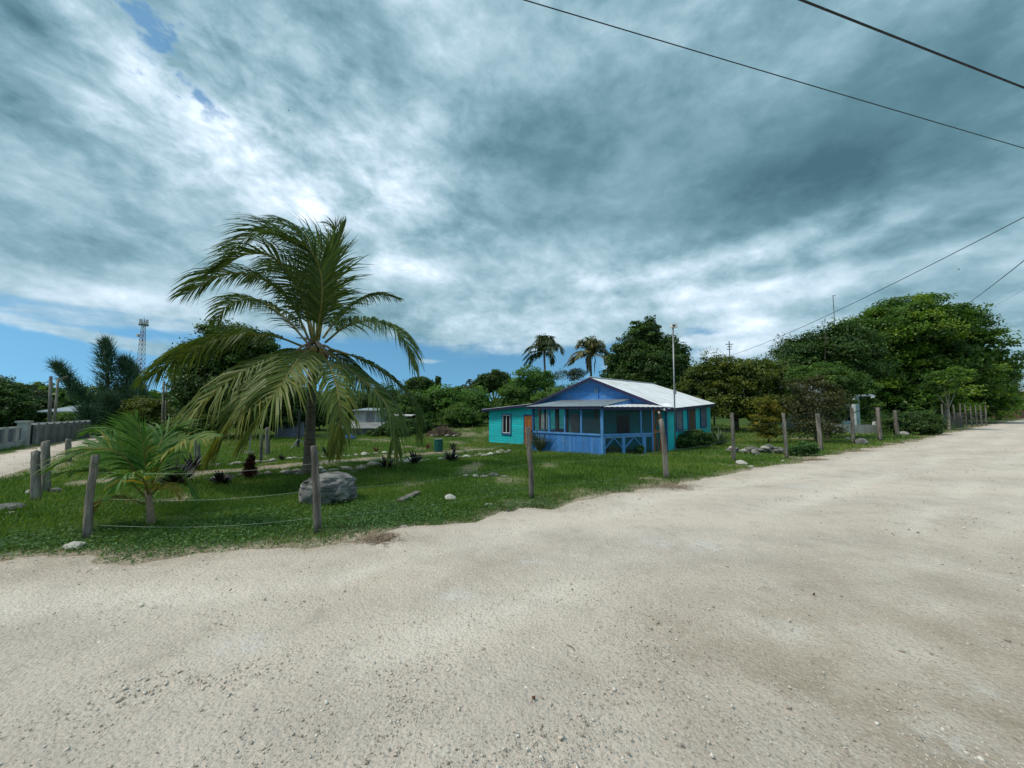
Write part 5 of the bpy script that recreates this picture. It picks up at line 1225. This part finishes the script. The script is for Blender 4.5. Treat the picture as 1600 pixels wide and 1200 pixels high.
def straw(label, px, py, wpx, seed, n=650):
    p = G(px, py); k = pxm(p[1]); r = np.random.default_rng(seed); q = r.normal(size=(n, 2))*wpx*k*.26; X, Y = q[:, 0], q[:, 1]*.75; d = np.hypot(X, Y)/(wpx*k*.5)
    Z = np.array([H(p[0]+x, p[1]+y) for x, y in zip(X, Y)])-p[2]+.025+np.abs(r.normal(0, .010, n))+.015*np.exp(-d*d*2); a = r.uniform(0, 6.28, n); ln = r.uniform(.04, .16, n)
    P = np.stack([X, Y, Z], 1); D = np.stack([np.cos(a), np.sin(a), r.normal(0, .25, n)], 1)*ln[:, None]/2; S = np.stack([-np.sin(a), np.cos(a), 0*a], 1)*.004
    V = np.stack([P-D-S, P-D+S, P+D+S, P+D-S], 1).reshape(-1, 3); o = link('dry_cuttings', npmesh('dry_cuttings', V, np.arange(4*n).reshape(n, 4)), M['dry']); o.location = tuple(p); tag(o, label, 'dry grass', kind='stuff')
straw('mat of dry grass cuttings on the road edge below the boulder', 597, 845, 66, 1); straw('mat of dry cuttings at the road edge below the split-topped post', 1050, 762, 70, 2)
straw('mat of dry cuttings at the road edge before the slim posts', 1275, 720, 50, 3); straw('dry cuttings strewn along the far right verge', 1345, 706, 44, 4, 400)
# plank, leaf, twig
a, b = G(624, 785), G(653, 772); m = MB(); m.bar((0,0,.04), tuple((b-a)+np.array([0,0,.05])), .14, .03); o = m.build('plank', M['oldwood']); o.location = tuple(a); tag(o, 'weathered grey plank lying in the weeds near the boulder', 'plank')
def dead_leaf(px, py, ln, label, mat='deadleaf'):
    p = G(px, py); r = random.Random(px); vs = []; m = MB()
    for i in range(7): t = i/6; w = math.sin(PI*t)**.8*ln*.24; vs += [(t*ln, -w, .012+.02*math.sin(t*5)), (t*ln, 0, .006+.02*math.sin(t*5)), (t*ln, w, .016+.015*math.cos(t*4))]
    m.add(vs, [(3*j, 3*j+1, 3*j+4, 3*j+3) for j in range(6)]+[(3*j+1, 3*j+2, 3*j+5, 3*j+4) for j in range(6)]); m.tube([(0,0,.006), (-ln*.25,.01,.01)], .002, 5)
    o = m.build('dead_leaf', M[mat], None, True); o.location = (p[0], p[1], p[2]+.035); o.rotation_euler = (0, 0, 1.3); tag(o, label, 'leaf')
dead_leaf(832, 1108, .05, 'curled brown dead leaf on the gravel near the camera'); dead_leaf(1274, 938, .04, 'small reddish dead leaf on the gravel at right')
p = G(898, 1025); m = MB(); m.tube(catmull([(0,0,.008), (-.015,.03,.015), (-.05,.06,.012)], 6), .003, 5); o = m.build('twig', M['brush']); o.location = (p[0], p[1], p[2]+.03); tag(o, 'short curved twig on the gravel in the middle of the road', 'twig')

# ------------------------------------------------------------------ yard things
bp = G(685, 706); k = pxm(bp[1]); brl = empty('barrel', bp); tag(brl, 'dark green barrel standing on the lawn by the path', 'barrel')
rb, hb = 6.7*k, 19*k; prof = []
for i in range(13): prof.append((i/12*hb, rb*(1.03 if i in (4, 8) else .97 if i == 0 else 1.0)))
m = MB(); m.tube([(0,0,z) for z, _ in prof], [r for _, r in prof], 24); m.build('body', M['green_plastic'], brl, True)
MB().tube([(0,0,hb-.015), (0,0,hb+.02)], [rb*1.05, rb*1.05], 24).build('rim', M['green_plastic'], brl); MB().tube([(0,0,hb+.021), (0,0,hb+.032)], [rb*.97, rb*.95], 24).build('lid', M['concrete'], brl)
def yard_post(px, py, top, wpx, label, matn='post', D=None): fence_post((px, py), (top[0], top[1]), wpx, label, 'post', 'posts in the shaded yard', matn, D)
yard_post(408, 720, (409,663), 5, 'pale straight post in the shaded yard left of the palm trunk')
yard_post(311, 719, (310,693), 5, 'short grey stub post beside a thin dark stake', 'oldwood'); yard_post(305, 716, (306,678), 3, 'thin dark stake beside the grey stub post', 'oldwood')
yard_post(273, 719, (273,683), 3, 'thin pale stake right of the young palm', 'post')
yard_post(418, 712, (418,668), 8, 'weathered thick stump post right of the pale straight post', 'oldwood')
def pole(label, base, top, D, w, matn='oldwood', arms=(), cat='pole', group=None, name='utility_pole'):
    b = AT(*base, D); b[2] = H(b[0], b[1]); t = AT(*top, D)-b; o = empty(name, b); tag(o, label, cat, group); MB().tube([(0,0,-.2), tuple(t*.5), tuple(t)], [w*1.1, w, w*.85], 10).build('shaft', M[matn], o, True)
    for (p0, p1) in arms:
        a, c = AT(*p0, D)-b, AT(*p1, D)-b; MB().bar(tuple(a), tuple(c), .08, .08).build('arm', M[matn], o)
    return o
pole('thicker upright utility pole beside the left road', (76,691), (79.5,588), 21, .075); pole('leaning thinner utility pole crossing the upright one', (82,692), (91,591), 22, .06, 'palebark', [((88,594),(106,588))])
pole('left one of the twin pale poles behind the young palm', (254,668), (256,596), 24, .06, 'palebark'); pole('right one of the twin pale poles behind the young palm', (259,668), (260,600), 25, .045, 'palebark')
# slim metal swing post with a disc foot, dark tripod post
sp = G(390, 708); o = empty('metal_stand', sp); tag(o, 'slim metal stand with round foot in the shaded yard', 'stand'); t = AT(389.5, 672, sp[1])-sp
MB().tube([(0,0,.02), (0,0,float(t[2]))], .03, 8).build('shaft', M['metal'], o); MB().tube([(0,0,.0), (0,0,.05)], [.22,.2], 18).build('foot', M['oldwood'], o)
sp = G(466, 700); o = empty('tripod_post', sp); tag(o, 'dark post on splayed feet just left of the palm trunk', 'post'); t = AT(466, 640, sp[1])-sp
MB().tube([(0,0,0), (0,0,float(t[2]))], .055, 8).build('shaft', M['black'], o)
for a in (.3, 2.4, 4.5): MB().bar((0,0,.5), (math.cos(a)*.45, math.sin(a)*.45, .02), .05, .05).build('foot', M['concrete'], o)
# white pipe frame by the croton
fp = G(1184, 678); o = empty('pipe_frame', fp); tag(o, 'low white pipe frame on the grass left of the croton', 'frame'); w = 17*pxm(fp[1]); hfr = 12*pxm(fp[1])
for x in (0, w): MB().tube([(x,0,0), (x,0,hfr)], .022, 8).build('leg', M['white'], o)
MB().tube([(-.022,0,hfr), (w+.022,0,hfr)], .022, 8).build('crossbar', M['white'], o)

# ------------------------------------------------------------------ buildings behind
def shed(label, D, px0, px1, pyt, pyb, depth, wall, roof, name='block_shed', courses=True, over=.25, tilt=.18):
    a, b = AT(px0, pyb, D), AT(px1, pyt, D); gz = min(H(a[0], D), H(b[0], D)); o = empty(name, (a[0], D, gz)); tag(o, label, 'shed'); w = b[0]-a[0]; h = b[2]-gz
    MB().box((0,0,-.3), (w, depth, h)).build('wall', M[wall], o)
    MB().prism([(-over, h+.002), (w+over, h+.002), (w+over, h+.07), (-over, h+.07)], lambda x, z, d: (x, d, z+tilt*d/depth), -over, depth+over).build('roof', M[roof], o)
    return o, w, h
o, w, h = shed('small whitewashed block shed seen behind the right palm fronds', 31, 553, 588, 642, 672, 3, 'blockwhite', 'roofgrey')
hc = .2; nb = int(w/.4)
wall = [c for c in o.children if c.name.startswith('wall')][0]
r_ = random.Random(2)
for j in range(int(h/hc)):
    for i in range(nb+1):
        x0 = max(.005, i*.4-(.2 if j % 2 else 0)); x1 = min(w-.005, (i+1)*.4-(.2 if j % 2 else 0)-.012)
        if x1-x0 > .05: MB().box((x0, -.014-r_.random()*.006, j*hc+.006), (x1, -.001, (j+1)*hc-.006)).build('block', M['blockwhite'], wall)
d = MB().box((w*.55, -.04, 0), (w*.55+.7, -.023, min(1.8, h-.1))).build('door', M['metal'], o)
o, w, h = shed('low shed with a pale sloping metal roof left of the block shed', 29, 530, 585, 669, 684, 2.2, 'greywall', 'concrete', 'lean_to_shed', tilt=.35)
o, w, h = shed('dark little shed with thin white roof edge behind the palm fronds', 33, 608, 640, 650, 675, 2.5, 'brownroof', 'roofwhite', 'dark_shed')
p = G(546, 686); o = put_stone('tarp_bundle', p, .36, 'blue_plastic', .3, k=2, sz=(1.2,.9,1.1)); tag(o, 'blue tarp-covered bundle beside the pale-roofed shed', 'bundle')
# corrugated sheet fence in the shade behind the trunk
a, b = AT(428, 690, 26), AT(474, 690, 26); o = empty('sheet_fence', (a[0], 26, H(a[0], 26))); tag(o, 'bluish corrugated sheet fence in the shade behind the palm trunk', 'fence'); zz = AT(430, 660, 26)[2]-H(a[0], 26)
for i in range(4): u0 = (b[0]-a[0])*i/4; u1 = (b[0]-a[0])*(i+1)/4+.01; sheet('panel', (u0, .004*(i % 2), 0), (u1, .004*(i % 2), 0), (u1, .004*(i % 2), zz), (u0, .004*(i % 2), zz), M['slatepanel'], o, 5, .02)
# pale mint house behind the scrub
a, b = AT(1278, 665, 29), AT(1342, 618, 29); gz = H(a[0], 29); o = empty('mint_house', (a[0], 29, gz)); tag(o, 'pale mint house with grey roof half hidden behind the scrub', 'house'); w, h = b[0]-a[0], b[2]-gz
MB().box((0,0,-.3), (w, 4, h)).build('wall', M['mint'], o); MB().prism([(-.2, h+.003), (w+.12, h+.003), (w+.12, h+.09), (-.2, h+.09)], lambda x, z, d: (x, d, z+.2+.25*d), -1.2, 4.3).build('roof', M['roofgrey'], o)
for x in (.05, w*.5, w-.2): MB().box((x, -1.3, -.2), (x+.16, -1.14, h-.08)).build('column', M['white'], o)
MB().box((-.1, -1.35, -.2), (w+.1, -1.14, .62)).build('parapet', M['palewall'], o)
for x0 in (.5, w*.62):
    wn = MB().box((x0, -.03, .9), (x0+.8, -.002, 1.9)).build('window', M['glass'], o)
    for q in ((x0-.07, x0), (x0+.8, x0+.87)): MB().box((q[0], -.06, .83), (q[1], -.0025, 1.97)).build('frame', M['white'], wn)
# far building sliver at the right edge
a, b = AT(1593, 642, 75), AT(1660, 612, 75); o = empty('roadside_house', (a[0], 75, 0)); tag(o, 'brown-walled far house with white roof at the right picture edge', 'house'); w, h = b[0]-a[0], b[2]
MB().box((0,0,-.2), (w, 6, h)).build('wall', M['brownroof'], o); MB().box((-.5,-.6,h+.002), (w+.5, 6.5, h+.35)).build('roof', M['white'], o); MB().box((1.0,-.05,.8), (2.6,-.002,2.4)).build('window', M['glass'], o)
# stick panel fence at the right
fa, fb = AT(1474, 667, 34.5), AT(1541, 657, 40.5); fa[2] = H(fa[0], fa[1]); fb[2] = H(fb[0], fb[1]); o = empty('stick_fence', fa); tag(o, 'grey stick and wire panel fence beside the right road', 'fence'); n = 9; dvec = fb-fa; r_ = random.Random(3)
for i in range(n):
    u = i/(n-1); c = dvec*u; c[2] = H(fa[0]+c[0], fa[1]+c[1])-fa[2]; hgt = (AT(1474+67*u, 632+r_.uniform(-2,2), fa[1]+c[1])[2]-(fa[2]+c[2])); MB().tube([(c[0],c[1],c[2]-.1), (c[0]+r_.uniform(-.06,.06),c[1],c[2]+hgt)], .055, 7, jit=.1).build('post', M['post'], o)
for j in range(8):
    z = .25+j*.17; MB().tube([(0,0,z), tuple(dvec*.5+np.array([0,0,z-.02])), tuple(dvec+np.array([0,0,z]))], .018, 5).build('rail', M['oldwood'], o)
for i in range(16):
    u = (i+.5)/16*.42; c = dvec*u; MB().tube([(c[0],c[1]-.06,c[2]-.05), (c[0],c[1]-.06,c[2]+r_.uniform(1.0,1.5))], .03, 5).build('stick', M['oldwood'], o)

# left side wall, balustrade, gate, house
wa = np.array([-22.4, 16.0]); wb = np.array([-26.9, 23.4]); wd_ = (wb-wa)/np.linalg.norm(wb-wa); 
def wall_pt(px):
    d = ray(px, 660); t = np.linalg.solve(np.array([[d[0], -wd_[0]], [d[1], -wd_[1]]]), wa); return float(t[1])
ang = math.atan2(wd_[1], wd_[0])
TOPZ = .90
w0, w1 = wall_pt(-60), wall_pt(36); 
o = empty('balustrade_fence', (*wa, 0), ang); tag(o, 'white pillared fence with blue-grey panels at the left edge', 'fence')
MB().box((w0, -.10, -.2), (w1, .10, .26)).build('base_wall', M['palewall'], o)
for px in (-52, -32, -14, 5, 22):
    x = wall_pt(px); MB().box((x-.13, -.13, .261), (x+.13, .13, TOPZ+.05)).build('pillar', M['palewall'], o)
xs_ = [wall_pt(px) for px in (-52,-32,-14,5,22,34)]
for x0, x1 in zip(xs_[:-1], xs_[1:]):
    pnl = MB().box((x0+.14, -.035, .30), (x1-.14, .035, TOPZ-.06)).build('panel', M['slatepanel'], o)
    for i in range(6): u = x0+.14+(x1-x0-.28)*(i+.5)/6; MB().box((u-.03, -.06, .29), (u+.03, -.0355, TOPZ-.05)).build('baluster', M['slatepanel'], pnl)
MB().box((w0, -.10, TOPZ-.05), (w1-.3, .10, TOPZ+.02)).build('coping', M['palewall'], o)
x = wall_pt(38); pg = MB().box((x-.16, -.16, -.2), (x+.16, .16, TOPZ+.22)).build('gate_pillar', M['palewall'], o); MB().box((x-.22, -.22, TOPZ+.221), (x+.22, .22, TOPZ+.31)).build('cap', M['palewall'], pg)
o = empty('metal_gate', (*wa, 0), ang); tag(o, 'dark metal gate between white pillar and grey wall', 'gate'); x0, x1 = wall_pt(42), wall_pt(52)
for i in range(9): u = x0+(x1-x0)*i/8; MB().box((u-.02, -.02, .05), (u+.02, .02, TOPZ+.1)).build('bar', M['black'], o)
for z in (.1, .55, TOPZ): MB().box((x0-.02, -.026, z), (x1+.02, -.021, z+.06)).build('rail', M['black'], o)
o = empty('grey_wall', (*wa, 0), ang); tag(o, 'long grey block wall with pillars lining the left road', 'wall'); x0, x1 = wall_pt(54), wall_pt(136)
MB().box((x0, -.09, -.2), (x1, .09, TOPZ)).build('wall_panel', M['greywall'], o); npl = 9
for i in range(npl):
    u = x0+(x1-x0)*i/(npl-1); pi_ = MB().box((u-.13, -.14, -.2), (u+.13, .14, TOPZ+.08)).build('pillar', M['greywall'] if i else M['concrete'], o); MB().prism([(-.17,0),(.17,0),(.08,.10),(-.08,.10)], lambda a_, b_, d_: (u+a_, d_, TOPZ+.081+b_), -.15, .15).build('cap', M['concrete'], pi_)
    if i < npl-1:
        v = u+(x1-x0)/(npl-1); MB().box((u+.16, -.115, .25), (v-.16, -.091, TOPZ-.12)).build('inset', M['greywall'], o)
# house behind the grey wall
c = AT(86, 690, 34); o = empty('bungalow', (c[0], 34, 0), .0); tag(o, 'brown bungalow with low grey metal roof beyond the left road', 'house'); e = AT(160, 640, 34); w = e[0]-c[0]; h = AT(86, 644, 34)[2]
MB().box((0,0,-.2), (w, 6, h)).build('wall', M['brownroof'], o); MB().prism([(-.6, h+.003), (w+.6, h+.003), (w+.6, h+.10), (-.6, h+.10)], lambda x, z, d: (x, d, z+.18*(d+1)), -1, 4).build('roof', M['roofgrey'], o)
g_ = MB().box((w*.74, -.06, .0), (w*1.0, -.003, h*.62)).build('door', M['orange'], o)
MB().box((w*.35, -.05, .9), (w*.55, -.003, h*.8)).build('window', M['glass'], o)
MB().box((w*.72, -.9, h*.66), (w*1.05, -.004, h*.74)).build('awning', M['palewall'], o)
MB().tube([(w*.30,1.5,h+.55),(w*.30,1.5,h+1.15)], [.42,.42], 16).build('water_tank', M['black'], o)
c = AT(111, 690, 26.5); o = empty('well_house', (c[0], 26.5, 0)); tag(o, 'little pale pyramid-roofed well behind the grey wall', 'well'); zt_ = AT(111, 659, 26.5)[2]; zb_ = AT(111, 664.5, 26.5)[2]
MB().box((-.35,-.35,-.1), (.35,.35,zb_)).build('wall', M['concrete'], o); MB().add([(-.55,-.55,zb_+.003),(.55,-.55,zb_+.003),(.55,.55,zb_+.003),(-.55,.55,zb_+.003),(0,0,zt_)], [(3,2,1,0),(0,1,4),(1,2,4),(2,3,4),(3,0,4)]).build('roof', M['palewall'], o)

# radio mast
def mast_tower():
    D = 120; b = AT(214, 655, D); b[2] = 0; top = AT(216, 503, D)[2]; o = empty('radio_mast', b); tag(o, 'red and white lattice radio mast behind the casuarina', 'mast'); n = 20
    for i in range(n):
        z0, z1 = top*i/n, top*(i+1)/n; m = MB(); w0_, w1_ = 2.3*(1-.72*i/n), 2.3*(1-.72*(i+1)/n); c = [(-1,-1),(1,-1),(1,1),(-1,1)]
        for k_ in range(4):
            a, d = c[k_], c[(k_+1) % 4]; m.tube([(a[0]*w0_/2*1.0,a[1]*w0_/2,z0),(a[0]*w1_/2,a[1]*w1_/2,z1)], .065, 5); m.tube([(a[0]*w0_/2,a[1]*w0_/2,z0),(d[0]*w1_/2,d[1]*w1_/2,z1)], .035, 4); m.tube([(d[0]*w0_/2,d[1]*w0_/2,z0),(a[0]*w1_/2,a[1]*w1_/2,z1)], .05, 4); m.tube([(a[0]*w0_/2,a[1]*w0_/2,z0),(d[0]*w0_/2,d[1]*w0_/2,z0)], .05, 4)
        m.build('lattice_section', M['towerred'] if (i//3) % 2 else M['towerwhite'], o)
    for k_ in range(9):
        a = k_*2*PI/9; MB().box((math.cos(a)*.95-.12, math.sin(a)*.95-.12, top-1.3), (math.cos(a)*.95+.12, math.sin(a)*.95+.12, top+.8)).build('panel_antenna', M['towerwhite'], o)
    MB().tube([(0,0,top-1.0), (0,0,top-.85)], [1.35,1.35], 12).build('platform', M['metal'], o); MB().tube([(.1,0,top), (.1,0,top+1.6)], .05, 5).build('whip_antenna', M['metal'], o)
    MB().tube([(-.7,-.5,top-4.6), (-.9,-1.0,top-4.6)], [.5,.5], 12).build('dish', M['towerwhite'], o)
mast_tower()
# aerial poles on the right
def aerial(label, px, pyb, pyt, D, bars):
    b = AT(px, pyb, D); b[2] = H(b[0], b[1]); o = empty('aerial_pole', b); tag(o, label, 'pole'); t = AT(px, pyt, D)[2]-b[2]; MB().tube([(0,0,0), (0,0,t)], .045, 6).build('shaft', M['oldwood'], o); k = pxm(D)
    for dx0, dx1, dz in bars: MB().bar((dx0*k, 0, t-dz*k), (dx1*k, 0, t-dz*k), .07, .07).build('arm', M['metal'], o)
aerial('thin television aerial above the olive tree', 1144, 650, 533, 36, [(-6,6,5),(-3,4,9),(-4,3,13)]); aerial('street lamp pole rising above the huge tree left side', 1313, 650, 462, 49, [(-.5,4,0)])

# ------------------------------------------------------------------ overhead cables and birds
def cable(label, A, B, sag, r, n=40, name='overhead_cable'):
    pts = [A*(1-t)+B*t-np.array([0,0,sag*4*t*(1-t)]) for t in np.linspace(0, 1, n)]; m = MB(); m.tube(pts, r, 6); o = m.build(name, M['cable'], None, True); tag(o, label, 'cable', 'overhead cables'); return o
def ext(a, b, u): return a+(b-a)*u
a, b = PZ(850, -2, 6.6), PZ(1600, 222, 6.6); cable('thin overhead cable crossing the upper right sky', ext(a, b, -1.2), ext(a, b, 3.5), .12, .0062)
a, b = PZ(1262, -2, 6.2), PZ(1600, 131, 6.2); cable('thick twisted overhead cable cutting the top right corner', ext(a, b, -1.5), ext(a, b, 4.5), .06, .011)
a, b = AT(1143, 555, 36), PZ(1600, 319, 8.0); cable('service cable sloping down to the television aerial', a, ext(a, b, 1.3), .55, .014)
a, b = AT(1498, 482, 34), PZ(1600, 400, 9.5); cable('cable entering the crown of the huge tree from the right', ext(a, b, -.25), ext(a, b, 1.6), .25, .020)
a, b = AT(1525, 492, 60), AT(1600, 448, 40); cable('faint distant cable right of the huge tree', ext(a, b, -.3), ext(a, b, 1.6), .3, .012)
a, b = AT(80, 592, 21), AT(20, 617, 30); cable('cable running left from the upright utility pole', a, ext(a, b, 2.0), .5, .014)
a, b = AT(91, 593, 22), AT(130, 625, 33); cable('cable dropping from the leaning pole to the bungalow', a, b, .25, .014)
a, b = AT(106, 588, 22), AT(79, 592, 21); cable('short cable stub between the two utility poles', a, b, .03, .016)
def bird(label, px, py, D, s, rz):
    p = AT(px, py, D); m = MB(); m.tube([(-.5*s,0,0),(-.2*s,0,.03*s),(.2*s,0,.03*s),(.5*s,0,0)], [.02*s,.10*s,.09*s,.02*s], 8)
    for sg in (-1, 1): m.add([(.18*s,0,.06*s),(-.15*s,0,.05*s),(-.22*s,sg*.5*s,.22*s),(-.1*s,sg*.95*s,.10*s),(.1*s,sg*.5*s,.25*s)], [(0,1,2,4),(4,2,3)] if sg > 0 else [(4,2,1,0),(3,2,4)])
    o = m.build('bird', M['black']); o.location = tuple(p); o.rotation_euler = (.3, 0, rz); tag(o, label, 'bird')
bird('tiny dark bird flying high in the left sky', 451, 173, 60, .32, .6); bird('tiny dark bird flying above the huge tree', 1498, 421, 70, .35, 2.0)
